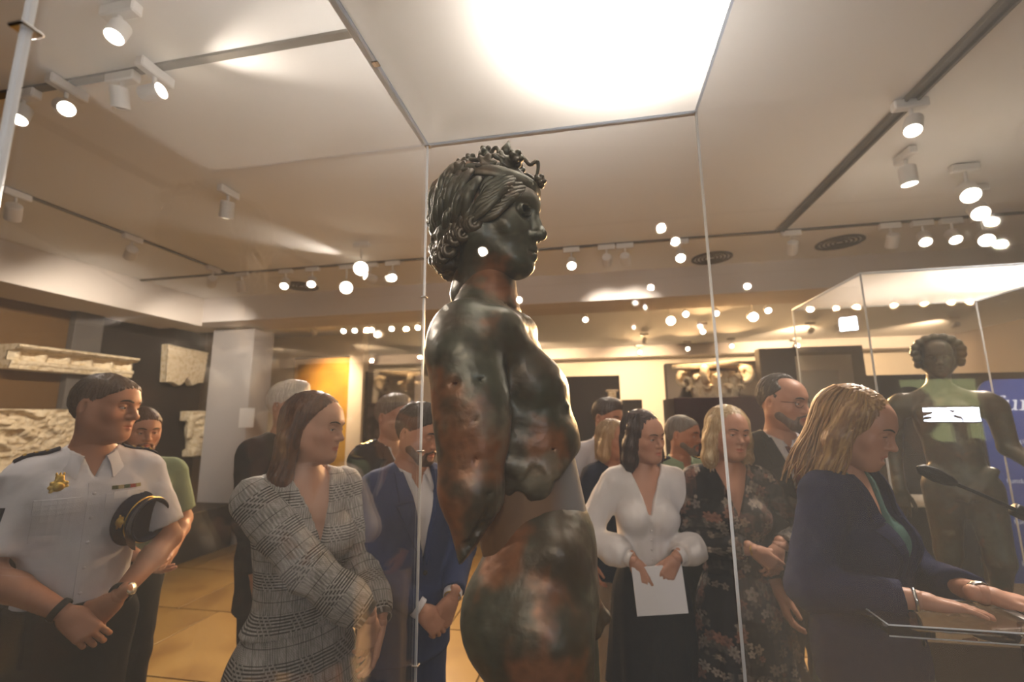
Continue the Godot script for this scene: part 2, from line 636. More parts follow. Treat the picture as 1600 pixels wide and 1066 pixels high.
# a spotlight on a track: adapter box, stem, cylindrical head, lens; the light stands just in front of the lens
func track_spot(x: float, z: float, aim: Vector3, power: float, angle := 24.0, look := "", lit := 1, size := 1.0, tone := Color(1.0, 0.94, 0.875)) -> void:
	var o := thing("track_spotlight", look, "spotlight", Vector3(x, 3.2, z))
	var pivot := Vector3(0.0, -0.17 * size, 0)
	var d := (aim - (o.position + pivot)).normalized()
	var along := Vector3(1, 0, 0) if absf(d.z) > absf(d.x) else Vector3(0, 0, 1)
	part(o, "adapter", boxed(Vector3(0, -0.035, 0), Vector3(0.16, 0.05, 0.045) if along.x > 0 else Vector3(0.045, 0.05, 0.16), 0.006), M.white)
	part(o, "stem", tube(Hull.new(), [Vector3(0, -0.05, 0), Vector3(0, -0.11 * size, 0)], [0.009, 0.009], 8).normals(), M.white)
	var b := frame_of(d)
	var body := lathe(Hull.new(), [Vector2(0, -0.065), Vector2(0.036, -0.065), Vector2(0.044, -0.058), Vector2(0.045, -0.055), Vector2(0.045, 0.052), Vector2(0.045, 0.052), Vector2(0.041, 0.055), Vector2(0.041, 0.055), Vector2(0.039, 0.04)], 24, Transform3D(b * size, pivot))
	part(o, "head", body.normals(), M.white)
	var face_ := lathe(Hull.new(), [Vector2(0.04, 0.042), Vector2(0.034, 0.05), Vector2(0.02, 0.056), Vector2(0.0, 0.058)], 20, Transform3D(b * size, pivot))
	part(o, "lens", face_.normals(), [M.lens_off, M.lens, M.lens_dim][lit])
	if power > 0.0: add_spot(o, pivot + d * 0.075 * size, d, power, angle, tone)

func build_room() -> void:
	# shell: the hall runs from z = 4 behind the eye to z = -11.6
	var fl := struct("floor", boxed(Vector3(0.5, -0.08, -2.8), Vector3(14.4, 0.12, 17.9)), M.floor_base)
	var n := 0
	for j in 7:
		for i in 9:
			var c := Vector3(-5.4 + i * 1.205 + (0.4 if j % 2 else 0.0), -0.009, -0.4 - j * 0.905)
			part(fl, "floor_slab", boxed(c, Vector3(1.195, 0.018, 0.895), 0.002), M.slabs[(i * 7 + j * 5) % 3])
			n += 1
	struct("ceiling", boxed(Vector3(0.5, 3.26, -2.8), Vector3(14.4, 0.12, 17.9)), M.ceiling)
	struct("wall_left", boxed(Vector3(-6.6, 1.6, -2.8), Vector3(0.2, 3.3, 17.9)), M.grey_panel)
	struct("wall_right", boxed(Vector3(7.6, 1.6, -2.8), Vector3(0.2, 3.3, 17.9)), M.soffit)
	struct("wall_back", boxed(Vector3(0.5, 1.6, -11.6), Vector3(14.4, 3.3, 0.2)), M.cream)
	# behind the eye: a wall with one bright window
	var wx := Vector2(3.84, 4.78)
	var wy := Vector2(1.2, 2.03)
	var wf := Hull.new()
	block(wf, Vector3((-6.7 + wx.x) * 0.5, 1.6, 6.05), Vector3(wx.x + 6.7, 3.3, 0.2))
	block(wf, Vector3((7.7 + wx.y) * 0.5, 1.6, 6.05), Vector3(7.7 - wx.y, 3.3, 0.2))
	block(wf, Vector3((wx.x + wx.y) * 0.5, wy.x * 0.5, 6.05), Vector3(wx.y - wx.x, wy.x, 0.2))
	block(wf, Vector3((wx.x + wx.y) * 0.5, (3.25 + wy.y) * 0.5, 6.05), Vector3(wx.y - wx.x, 3.25 - wy.y, 0.2))
	struct("wall_front", wf.normals(), M.dark)
	var win := struct("window_1", boxed(Vector3((wx.x + wx.y) * 0.5, (wy.x + wy.y) * 0.5, 6.06), Vector3(wx.y - wx.x, wy.y - wy.x, 0.02)), glow(Color(0.74, 0.80, 0.52), 4.5))
	var fr := Hull.new()
	for s in [-1.0, 1.0]:
		block(fr, Vector3((wx.x + wx.y) * 0.5 + s * (wx.y - wx.x) * 0.5, (wy.x + wy.y) * 0.5, 5.945), Vector3(0.05, wy.y - wy.x + 0.05, 0.03), 0.004)
		block(fr, Vector3((wx.x + wx.y) * 0.5, (wy.x + wy.y) * 0.5 + s * (wy.y - wy.x) * 0.5, 5.945), Vector3(wx.y - wx.x + 0.05, 0.05, 0.03), 0.004)
	part(win, "window_frame", fr.normals(), M.black)
	var day := AreaLight3D.new()
	day.name = "daylight"
	win.add_child(day, true)
	day.position = Vector3((wx.x + wx.y) * 0.5, (wy.x + wy.y) * 0.5, 5.9)
	day.area_size = Vector2(0.85, 0.75)
	day.light_color = Color(0.90, 0.93, 0.76)
	day.light_energy = 0.1
	day.area_range = 20.0
	day.shadow_enabled = true
	# soffit over the display niche on the left, beam across the hall, pillar at their meeting
	struct("trim_1", boxed(Vector3(-5.8, 3.01, 0.45), Vector3(1.36, 0.38, 10.9), 0.004), M.soffit)
	struct("trim_2", boxed(Vector3(0.5, 3.04, -5.3), Vector3(14.2, 0.34, 0.62), 0.004), M.beam)
	struct("trim_3", boxed(Vector3(0.5, 3.075, -10.95), Vector3(14.2, 0.25, 0.3), 0.004), M.beam)
	struct("wall_pillar", boxed(Vector3(-4.95, 1.42, -5.55), Vector3(0.66, 2.84, 0.4), 0.006), M.pillar)
	# tracks let into the ceiling
	var tr := Hull.new()
	block(tr, Vector3(-1.1, 3.193, -4.13), Vector3(10.2, 0.014, 0.035))
	struct("trim_4", tr.normals(), M.trackgrey)
	struct("trim_5", boxed(Vector3(-3.95, 3.193, -1.9), Vector3(0.035, 0.014, 4.4)), M.trackgrey)
	struct("trim_6", boxed(Vector3(-2.6, 3.193, -1.49), Vector3(3.6, 0.014, 0.035)), M.trackgrey)
	var rail := Hull.new()
	for s in [-0.027, 0.027]: block(rail, Vector3(1.66 + s, 3.185, -1.8), Vector3(0.016, 0.03, 4.6), 0.003)
	block(rail, Vector3(1.66, 3.194, -1.8), Vector3(0.05, 0.012, 4.6))
	struct("trim_7", rail.normals(), M.trackgrey)
	struct("trim_8", boxed(Vector3(3.6, 3.193, -3.0), Vector3(0.035, 0.014, 3.2), 0.0, rot(-0.5)), M.trackgrey)
	struct("trim_9", boxed(Vector3(0.5, 3.193, -6.65), Vector3(10.2, 0.014, 0.035)), M.trackgrey)

func build_lights() -> void:
	# over the big case and over the second one: they make the lids glow
	track_spot(0.16, -1.0, Vector3(0.18, 0, -1.0), 10.0, 70.0, "white track spotlight shining straight down on the large case's lid", 1, 1.0, Color(1, 0.96, 0.92))
	track_spot(1.95, -2.95, Vector3(1.95, 0, -2.95), 2.4, 60.0, "white track spotlight shining down on the second case's lid", 1)
	# a row on the track at the left, near the eye
	track_spot(-1.92, -1.49, Vector3(-0.75, 3.2, -1.55), 3.2, 24.0, "white track spotlight on the near left track, rightmost with a lit rim", 1, 0.8)
	track_spot(-2.10, -1.49, Vector3(-2.6, 0.5, -2.5), 0.0, 30.0, "unlit white track spotlight on the near left track, turned away", 0, 0.8)
	track_spot(-2.42, -1.49, Vector3(-0.3, 1.75, -0.8), 12.0, 18.0, "lit track spotlight on the near left track, second from the glass edge", 1, 0.8)
	track_spot(-2.68, -1.49, Vector3(-2.0, 1.0, -0.8), 5.0, 30.0, "lit track spotlight on the near left track, beside the thick glass edge", 1, 0.8)
	track_spot(-1.75, -1.2, Vector3(-1.3, 0.8, -0.3), 5.0, 30.0, "large lit ceiling spotlight nearest the eye, alone above the left track", 1, 0.75)
	# left track
	track_spot(-3.93, -2.24, Vector3(-5.6, 1.4, -3.3), 8.0, 44.0, "white spotlight on the left track, nearest, aimed at the relief block", 0)
	track_spot(-3.93, -3.05, Vector3(-5.6, 2.1, -4.0), 8.0, 44.0, "white spotlight on the left track, middle one, aimed at the cornice", 0)
	track_spot(-3.93, -3.9, Vector3(-5.6, 1.9, -5.4), 9.0, 40.0, "white spotlight on the left track, farthest, aimed at the stone plaque", 0)
	track_spot(-2.47, -2.51, Vector3(-3.3, 0.0, -3.3), 9.0, 30.0, "small lit spotlight alone on the bare ceiling at the left", 2)
	# cross track in front of the beam
	track_spot(-3.24, -4.13, Vector3(-2.4, 1.0, -2.4), 7.0, 28.0, "lit spotlight on the cross track left of the paired dazzling lamps, outer", 1)
	track_spot(-2.92, -4.13, Vector3(-2.0, 1.0, -2.4), 7.0, 28.0, "lit spotlight on the cross track left of the paired dazzling lamps, inner", 1)
	track_spot(-3.78, -4.13, Vector3(-3.9, 0.4, -5.3), 0.0, 28.0, "unlit spotlight at the left end of the cross track", 0)
	track_spot(-2.52, -4.13, Vector3(-0.25, 1.55, -0.8), 26.0, 20.0, "dazzling spotlight left of the statue's head, lower of the pair", 1, 1.5)
	track_spot(-2.06, -3.6, Vector3(-0.25, 1.65, -0.7), 26.0, 20.0, "dazzling spotlight left of the statue's head, upper of the pair", 1, 1.5)
	track_spot(-2.25, -4.13, Vector3(-2.75, 3.2, -3.35), 3.0, 20.0, "lit spotlight just right of the lower dazzling lamp", 1)
	track_spot(-2.0, -4.13, Vector3(-0.9, 1.1, -1.7), 8.0, 28.0, "lit spotlight on the cross track nearest the case's left glass edge", 1)
	track_spot(-0.17, -4.13, Vector3(-0.1, 1.2, -2.2), 7.0, 26.0, "lit white spotlight on the cross track just right of the statue's chin", 1)
	track_spot(0.16, -4.13, Vector3(0.2, 1.6, -7.5), 7.0, 26.0, "unlit-looking spotlight facing away on the cross track, left of its twin", 0)
	track_spot(0.33, -4.13, Vector3(0.9, 1.6, -7.5), 7.0, 26.0, "unlit-looking spotlight facing away on the cross track, right of its twin", 0)
	track_spot(0.82, -4.13, Vector3(0.5, 1.2, -2.2), 8.0, 26.0, "lit spotlight with dark barrel on the cross track, over the woman in the blouse", 1)
	track_spot(1.76, -4.13, Vector3(2.2, 1.4, -5.9), 6.0, 26.0, "spotlight at the end of the thick ceiling rail, facing away", 0)
	track_spot(1.66, -2.42, Vector3(0.85, 1.35, -1.6), 14.0, 26.0, "large white spotlight hanging on the thick ceiling rail at the right", 1, 0.9)
	track_spot(2.53, -4.13, Vector3(2.9, 1.2, -6.0), 0.0, 26.0, "unlit spotlight right of the round ceiling vent", 0)
	track_spot(2.77, -4.13, Vector3(2.2, 1.3, -3.0), 6.0, 26.0, "lit spotlight on the right part of the cross track, dark barrel, first after the vent", 1)
	track_spot(2.98, -4.13, Vector3(2.5, 1.0, -2.5), 6.0, 26.0, "lit spotlight on the right part of the cross track, second after the vent", 1)
	track_spot(3.2, -4.13, Vector3(1.9, 1.5, -2.0), 8.0, 26.0, "brightest lit spotlight at the right end of the cross track", 1, 1.2)
	track_spot(2.72, -3.52, Vector3(1.6, 1.2, -1.5), 8.0, 26.0, "lit spotlight on the slanting right track, lower of the two", 1, 1.2)
	track_spot(2.43, -3.19, Vector3(1.4, 1.2, -1.3), 8.0, 26.0, "lit spotlight on the slanting right track, upper of the two", 1, 1.2)
	# the bay beyond the beam
	var far := [[1.12, -6.65, Vector3(0.6, 1.6, -3), 10.0, 1.5], [1.33, -6.65, Vector3(0.9, 1.4, -3), 5.0, 1.0], [1.74, -6.65, Vector3(1.3, 1.0, -4), 5.0, 1.0], [2.22, -6.65, Vector3(1.5, 1.6, -3), 10.0, 1.5], [2.42, -6.65, Vector3(2.0, 1.2, -3.5), 5.0, 1.0],
		[-0.1, -6.65, Vector3(0.1, 1.2, -4), 5.0, 1.0], [-4.05, -6.65, Vector3(-3, 1.2, -4), 5.0, 1.0], [-3.85, -6.65, Vector3(-2.8, 1.2, -4), 5.0, 1.0], [-3.55, -6.65, Vector3(-2.5, 1.2, -4), 5.0, 1.0], [-3.2, -6.65, Vector3(-2.2, 1.2, -4), 5.0, 1.0], [-2.75, -6.65, Vector3(-2, 1.2, -4), 5.0, 1.0], [-2.5, -6.65, Vector3(-1.6, 1.2, -4), 5.0, 1.0]]
	var far_names := ["larger bright spotlight on the far track, left of the pair over the capital", "small lit spotlight on the far track touching the larger bright one over the capital", "small lit spotlight on the far track crossed by the right glass edge", "larger bright spotlight on the far track above the bearded man with glasses", "small lit spotlight on the far track, last one before the second case",
		"lone small lit spotlight on the far track just beside the statue's chest", "leftmost small lit spotlight on the far track above the yellow banner", "small lit spotlight on the far track, second from its left end", "small lit spotlight on the far track, third from its left end", "small lit spotlight on the far track, fourth from its left end", "small lit spotlight on the far track, fifth from its left end", "small lit spotlight on the far track nearest the case's left glass edge"]
	for n in far.size(): track_spot(far[n][0], far[n][1], far[n][2], far[n][3] * 3.0, 40.0, far_names[n], 1, far[n][4], Color(1.0, 0.80, 0.56))
	var deep := [[1.9, -8.18, "small lit spotlight midway down the far bay, above the carved capital"], [-1.9, -5.9, "small lit spotlight just behind the beam, by the statue's shoulder"], [1.05, -10.6, "tiny lit spotlight by the back wall, left of the carved capital"], [2.05, -10.3, "tiny lit spotlight by the back wall, straight above the carved capital"], [2.9, -10.1, "tiny bright spotlight by the back wall, right of the carved capital"], [4.3, -10.4, "tiny lit spotlight by the back wall, above the largest dark partition"]]
	for f in deep: track_spot(f[0], f[1], Vector3(f[0] * 0.7, 1.2, f[1] + 4.0), 22.0, 48.0, f[2], 1, 1.0, Color(1.0, 0.80, 0.56))
	# wall washers of the far bay: they face the displays
	var wash := [[-4.6, -6.65, Vector3(-4.9, 1.6, -8), 14.0, "dark-faced spotlight turned to the yellow hanging banner"], [-1.6, -9.0, Vector3(-0.5, 2.0, -11.5), 22.0, "dark-faced spotlight turned to the back wall, left of the partitions"], [1.0, -9.0, Vector3(1.1, 2.0, -11.5), 22.0, "dark-faced spotlight turned to the pale back wall strip"], [1.5, -5.75, Vector3(1.55, 1.95, -6.3), 10.0, "dark-faced spotlight close behind the beam, lighting the capital"], [3.8, -8.6, Vector3(4.2, 2.6, -11.5), 26.0, "dark-faced spotlight at the far right, washing the back wall"], [6.0, -8.6, Vector3(6.2, 2.6, -11.5), 14.0, "dark-faced spotlight farthest right, washing the back wall corner"]]
	for f in wash: track_spot(f[0], f[1], f[2], f[3] * 1.7, 40.0, f[4], 0, 1.0, Color(1.0, 0.84, 0.66))
	track_spot(3.3, -3.2, Vector3(3.95, 1.2, -4.75), 30.0, 24.0, "spotlight right of the second case, lighting the blue banner", 0)
	# behind the eye: seen only as points of light in the near pane
	var behind := [[-0.92, 3.0, "ceiling spotlight seen as a light dot mirrored on the statue's neck"], [0.56, 2.8, "ceiling spotlight seen as the upper of two mirrored dots left of the right glass edge"], [0.72, 3.12, "ceiling spotlight seen as the lower of two mirrored dots left of the right glass edge"], [0.67, 4.5, "ceiling spotlight seen as a lone mirrored dot on the beam left of the glass edge"], [1.75, 4.7, "ceiling spotlight seen as a lone mirrored dot on the beam right of the glass edge"], [-0.88, 4.7, "ceiling spotlight seen as a mirrored dot on the statue's nape and shoulder"], [-1.9, 4.9, "ceiling spotlight seen as a mirrored dot left of the statue's shoulder"]]
	for n in behind.size(): track_spot(behind[n][0], behind[n][1], [Vector3(-0.2, 1.6, -0.9), Vector3(-0.15, 1.5, -0.9), Vector3(-0.2, 1.9, -0.9), Vector3(0.3, 1.3, -2.2), Vector3(0.85, 1.5, -1.65), Vector3(-0.2, 1.3, -0.9), Vector3(-1.3, 1.35, -1.4)][n], [3.6, 3.6, 3.6, 3.0, 8.0, 3.6, 4.5][n], 13.0, behind[n][2], 1)
	struct("trim_12", boxed(Vector3(-0.4, 3.193, 3.0), Vector3(6.0, 0.014, 0.035)), M.trackgrey)
	struct("trim_13", boxed(Vector3(-0.4, 3.193, 4.7), Vector3(6.0, 0.014, 0.035)), M.trackgrey)
	uplighter("slim strip lamp lying on the back edge of the large case's lid, lighting the ceiling", Vector3(-0.1075, 2.640, -1.515), 0.0, 0.985, 0.95)
	uplighter("slim strip lamp lying on the left edge of the large case's lid, lighting the ceiling", Vector3(-0.615, 2.640, -0.9125), PI / 2, 1.175, 0.65)

func uplighter(label: String, at: Vector3, turn: float, wide: float, power: float) -> void:
	# a trough on the lid's edge; its strip looks up and outwards
	var o := thing("strip_lamp", label, "lamp", at, turn)
	var tip := Basis(Vector3.RIGHT, deg_to_rad(42.0))
	part(o, "trough", boxed(Vector3(0, 0.004, 0.0), Vector3(wide, 0.008, 0.018), 0.002), M.white)
	part(o, "light_strip", boxed(Vector3(0, 0.016, -0.002), Vector3(wide - 0.04, 0.014, 0.004), 0.001, tip), glow(Color(1.0, 0.96, 0.92), 3.0))
	var l := AreaLight3D.new()
	l.name = "beam"
	o.add_child(l, true)
	l.basis = tip
	l.position = Vector3(0, 0.016, -0.002) + tip * Vector3(0, 0, -0.008)
	l.area_size = Vector2(wide - 0.06, 0.014)
	l.light_color = Color(1.0, 0.965, 0.93)
	l.light_energy = power
	l.area_range = 20.0
	l.shadow_enabled = true

# ---------------------------------------------------------------- cases
func show_case(label: String, x0: float, x1: float, z0: float, z1: float, base: float, top: float, spot: Vector3, power: float, clips: Array) -> void:
	var o := thing("display_case", label, "display case", Vector3((x0 + x1) * 0.5, 0, (z0 + z1) * 0.5))
	var w := x1 - x0
	var d := z0 - z1
	var t := 0.01
	var h := top - base
	part(o, "plinth", boxed(Vector3(0, base * 0.5, 0), Vector3(w + 0.06, base, d + 0.06), 0.006), M.charcoal)
	for s in [-1.0, 1.0]:
		part(o, "glass_pane", boxed(Vector3(s * (w * 0.5), base + h * 0.5, 0), Vector3(t, h - 0.004, d - 2 * t)), M.side_pane if s < 0.0 else M.pane)
		part(o, "glass_pane", boxed(Vector3(0, base + h * 0.5, s * (d * 0.5)), Vector3(w - 2 * t, h - 0.004, t)), M.near_pane if s > 0.0 else M.pane)
	for sx in [-1.0, 1.0]:
		for sz in [-1.0, 1.0]:
			part(o, "glass_edge", boxed(Vector3(sx * w * 0.5, base + h * 0.5, sz * d * 0.5), Vector3(0.008, h, 0.008), 0.0015), M.pane_edge)
	for s in [-1.0, 1.0]:
		part(o, "lid_edge", boxed(Vector3(s * w * 0.5, top + 0.006, 0), Vector3(0.008, 0.012, d + 0.008), 0.001), M.pane_edge)
		part(o, "lid_edge", boxed(Vector3(0, top + 0.006, s * d * 0.5), Vector3(w - 0.008, 0.012, 0.008), 0.001), M.pane_edge)
	var sheet := Hull.new()      # the frosted sheet, held by the lid edges
	face(sheet, Vector3(-w * 0.5 + 0.004, top + 0.006, -d * 0.5 + 0.004), Vector3(w * 0.5 - 0.004, top + 0.006, -d * 0.5 + 0.004), Vector3(w * 0.5 - 0.004, top + 0.006, d * 0.5 - 0.004), Vector3(-w * 0.5 + 0.004, top + 0.006, d * 0.5 - 0.004), Vector3(0, 0, 0))
	part(o, "lid", sheet.normals(), M.lid)
	for c in clips:
		var e: Vector3 = c - o.position
		part(o, "clip", boxed(e, Vector3(0.022, 0.006, 0.022), 0.002), M.chrome)
	if power > 0.0:
		pass

# ---------------------------------------------------------------- stones
func slab_relief(w: float, h: float, d: float, relief: Callable, nu: int, nv: int, outline = null) -> Hull:
	# a stone whose front (+z) is carved: relief(u, v) gives the height above the front plane; outline(u, v) moves the rim
	var f := Hull.new()
	var grid := []
	for side in 2:
		for j in nv + 1:
			for i in nu + 1:
				var u := float(i) / nu
				var v := float(j) / nv
				var p := Vector3((u - 0.5) * w, (v - 0.5) * h, 0)
				if outline != null:
					var q: Vector2 = (outline as Callable).call(u, v)
					p.x = q.x * w; p.y = q.y * h
				var rim := minf(minf(u, 1 - u) * nu, minf(v, 1 - v) * nv)
				p.z = (relief.call(u, v) as float) - (0.012 if rim < 0.5 else 0.0) if side == 0 else -d
				grid.append(f.vert(p))
	var row := nu + 1
	var back := row * (nv + 1)
	for j in nv:
		for i in nu:
			var q := j * row + i
			f.quad(q, q + row, q + row + 1, q + 1)
			f.quad(back + q, back + q + 1, back + q + row + 1, back + q + row)
	for i in nu:
		f.quad(i + 1, i, back + i, back + i + 1)   # lower rim
		var q := nv * row + i
		f.quad(q, q + 1, back + q + 1, back + q)
	for j in nv:
		var q := j * row
		f.quad(q, q + row, back + q + row, back + q)
		q += nu
		f.quad(q + row, q, back + q, back + q + row)
	for j in range(0, f.idx.size(), 3):
		var s := f.idx[j + 1]
		f.idx[j + 1] = f.idx[j + 2]
		f.idx[j + 2] = s
	return fix_out(f.normals())

func fix_out(h: Hull) -> Hull:   # turns the skin inside out when its volume is negative
	var vol := 0.0
	for j in range(0, h.idx.size(), 3): vol += h.v[h.idx[j]].dot(h.v[h.idx[j + 2]].cross(h.v[h.idx[j + 1]]))
	if vol < 0.0:
		for j in range(0, h.idx.size(), 3):
			var s := h.idx[j + 1]
			h.idx[j + 1] = h.idx[j + 2]
			h.idx[j + 2] = s
		h.normals()
	return h

func place(o: Node3D, p: Vector3, turn: float, tilt := 0.0) -> Node3D:
	o.position = p
	o.rotation = Vector3(0, turn, tilt)
	return o

func build_stones() -> void:
	var nz := noise(3.0, 3, 4)
	# carved cornice block, high on the left
	var frieze := slab_relief(1.2, 0.24, 0.22, func(u, v):
		var ridge := 0.10 if v > 0.84 else (0.07 if v > 0.76 else 0.0)
		var egg: float = 0.05 * maxf(0.0, sin(u * 34.0)) if v > 0.36 and v < 0.76 else 0.0
		var step: float = 0.03 if v < 0.36 and v > 0.2 else (0.015 if v <= 0.2 else 0.0)
		return ridge + egg - (0.04 if v > 0.36 and v < 0.76 else 0.0) + step + 0.012 * nz.get_noise_2d(u * 6, v * 2), 120, 24)
	place(single("stone_cornice", frieze, M.stone, "long carved stone cornice block with dark drilled ornament, highest on the left wall", "stone"), Vector3(-5.62, 2.23, -3.97), PI / 2)
	var block_ := slab_relief(0.95, 0.62, 0.2, func(u, v):
		var e := Vector2(u - 0.12, v - 0.25).length()
		var leaf: float = 0.06 * maxf(0.0, sin(e * 26.0 + 2.2 * nz.get_noise_2d(u * 2, v * 2))) * smoothstep(0.75, 0.25, u - v * 0.35)
		return leaf + 0.025 * nz.get_noise_2d(u * 3, v * 3) + 0.01 * nz.get_noise_2d(u * 11, v * 11), 90, 60, func(u, v): return Vector2(u - 0.5 + (0.03 * sin(v * 5.0) if u > 0.98 else 0.0), v - 0.5))
	place(single("stone_relief", block_, M.stone, "broad pale stone relief block with worn carved leaves behind the officer's shoulder", "stone"), Vector3(-5.585, 1.41, -3.55), PI / 2)
	var shield := slab_relief(0.66, 0.55, 0.1, func(u, v): return 0.012 * nz.get_noise_2d(u * 5, v * 5) + 0.006 * sin(v * 40.0) * (1.0 if v > 0.6 else 0.0) + 0.01 * nz.get_noise_2d(u * 14 + 9, v * 14), 60, 50,
		func(u, v):
			var low: float = -0.5 + 0.05 * absf(sin(u * 9.0)) + (0.16 * exp(-pow((u - 0.55) / 0.09, 2.0))) + 0.14 * pow(absf(u - 0.45) * 1.6, 2.0)
			return Vector2((u - 0.5) * (1.0 - 0.1 * (1.0 - v)), lerpf(low, 0.5 - 0.05 * u, v)))
	place(single("stone_plaque", shield, M.stone, "pale stone slab with a notched scalloped lower edge hung beside the pillar", "stone"), Vector3(-5.66, 2.33, -5.36), PI / 2)
	var hf := Field.new()
	hf.ball(Vector3(0, 0.02, 0), Vector3(0.15, 0.24, 0.12)).ball(Vector3(0, -0.2, 0.01), Vector3(0.12, 0.16, 0.1), 0.05).box(Vector3(0, 0.2, -0.02), Vector3(0.18, 0.07, 0.1), 0.02, 0.04)
	hf.cap(Vector3(0, 0.06, 0.1), Vector3(0, -0.05, 0.145), 0.025, 0.035, 0.03)
	for s in [-1, 1]:
		hf.ball(Vector3(s * 0.06, 0.05, 0.115), Vector3(0.035, 0.025, 0.03), 0.02, Basis(), 1)
		hf.cap(Vector3(s * 0.03, 0.1, 0.11), Vector3(s * 0.1, 0.09, 0.09), 0.02, 0.02, 0.02)
		hf.cap(Vector3(s * 0.14, 0.16, 0.05), Vector3(s * 0.15, -0.08, 0.04), 0.05, 0.03, 0.03)
		for q in 4: hf.ball(Vector3(s * (0.03 + q * 0.04), 0.2 - q * 0.012, 0.09 - q * 0.01), Vector3(0.025, 0.03, 0.03), 0.015)
	hf.cap(Vector3(-0.04, -0.105, 0.115), Vector3(0.04, -0.105, 0.115), 0.012, 0.012, 0.01, 1)
	hf.box(Vector3(0, -0.31, 0), Vector3(0.11, 0.05, 0.09), 0.02, 0.03)
	var mask := single("stone_mask", skin(hf, 0.009).push(func(p, _n): return 0.008 * nz.get_noise_3dv(p * 8)), M.stone, "small weathered stone head mask with eroded face mounted low beside the pillar", "stone")
	place(mask, Vector3(-5.6, 1.44, -5.55), PI / 2)
	part(mask, "mounting_rod", boxed(Vector3(0, 0.0, -0.15), Vector3(0.03, 0.03, 0.16), 0.003), M.black)

# Corinthian capital: bell, two rows of leaves, corner volutes, hollow-sided slab on top
func build_capital() -> void:
	var o := thing("stone_capital", "white carved leafy column capital lit on top of the dark plinth", "capital", Vector3(1.55, 1.80, -6.3), 0.3)
	var nz := noise(3.0, 4, 4)
	var f := Field.new()
	f.cone(Vector3(0, 0, 0), Vector3(0, 0.34, 0), 0.23, 0.27, 0.02)
	part(o, "bell", skin(f, 0.012).push(func(p, _n): return 0.008 * nz.get_noise_3dv(p * 7)), M.stone)
	for tier in 2:
		for n in 8:
			var a := TAU * (n + 0.5 * tier) / 8.0
			var h0 := 0.0
			var h1 := 0.15 + 0.13 * tier
			var r0 := 0.235 + 0.01 * tier
			var pts := bent([Vector3(r0, h0, 0), Vector3(r0 + 0.03, h1 * 0.5, 0), Vector3(r0 + 0.05, h1 * 0.9, 0), Vector3(r0 + 0.1, h1, 0), Vector3(r0 + 0.12, h1 - 0.05, 0)], 4)
			for i in pts.size(): pts[i] = Basis(Vector3.UP, a) * (pts[i] as Vector3)
			var leaf := tube(Hull.new(), pts, taper([0.055, 0.075, 0.07, 0.055, 0.03], pts.size()), 10, 0.4, Basis(Vector3.UP, a) * Vector3(0, 0, 1)).normals()
			part(o, "acanthus_leaf", leaf.push(func(p, _n): return 0.012 * nz.get_noise_3dv(p * 16)), M.stone)
	for n in 4:
		var a := TAU * (n + 0.5) / 4.0
		var pts := []
		for i in 26:
			var u := i / 25.0
			var th := -0.4 + u * 9.5
			var rr := lerpf(0.10, 0.02, u)
			pts.append(Basis(Vector3.UP, a) * Vector3(0.40 + rr * sin(th) * 0.8 - 0.02, 0.30 - rr * cos(th), 0))
		part(o, "volute", tube(Hull.new(), pts, taper([0.05, 0.04, 0.02], 26), 8).normals(), M.stone)
	var ab := Hull.new()
	var ring := []
	for i in 48:
		var a := TAU * i / 48.0
		var c := fposmod(a, PI / 2) - PI / 4
		var r := 0.36 / cos(c) * 1.0 + 0.06 * pow(absf(c) / (PI / 4), 3.0) - 0.05 * cos(c * 2.0)
		ring.append(Vector3(cos(a) * r, 0, sin(a) * r))
	for y in [0.37, 0.385, 0.43, 0.44]:
		var q := 0.96 if y == 0.37 or y == 0.44 else 1.0
		for p in ring: ab.vert(Vector3(p.x * q, y, p.z * q))
	for j in 3:
		for i in 48: ab.quad(j * 48 + i, j * 48 + 48 + i, j * 48 + 48 + (i + 1) % 48, j * 48 + (i + 1) % 48)
	var c0 := ab.vert(Vector3(0, 0.37, 0))
	var c1 := ab.vert(Vector3(0, 0.44, 0))
	for i in 48:
		ab.idx.append_array([c0, i, (i + 1) % 48, c1, 144 + (i + 1) % 48, 144 + i])
	part(o, "abacus", fix_out(ab.normals()).push(func(p, _n): return 0.006 * nz.get_noise_3dv(p * 9)), M.stone)

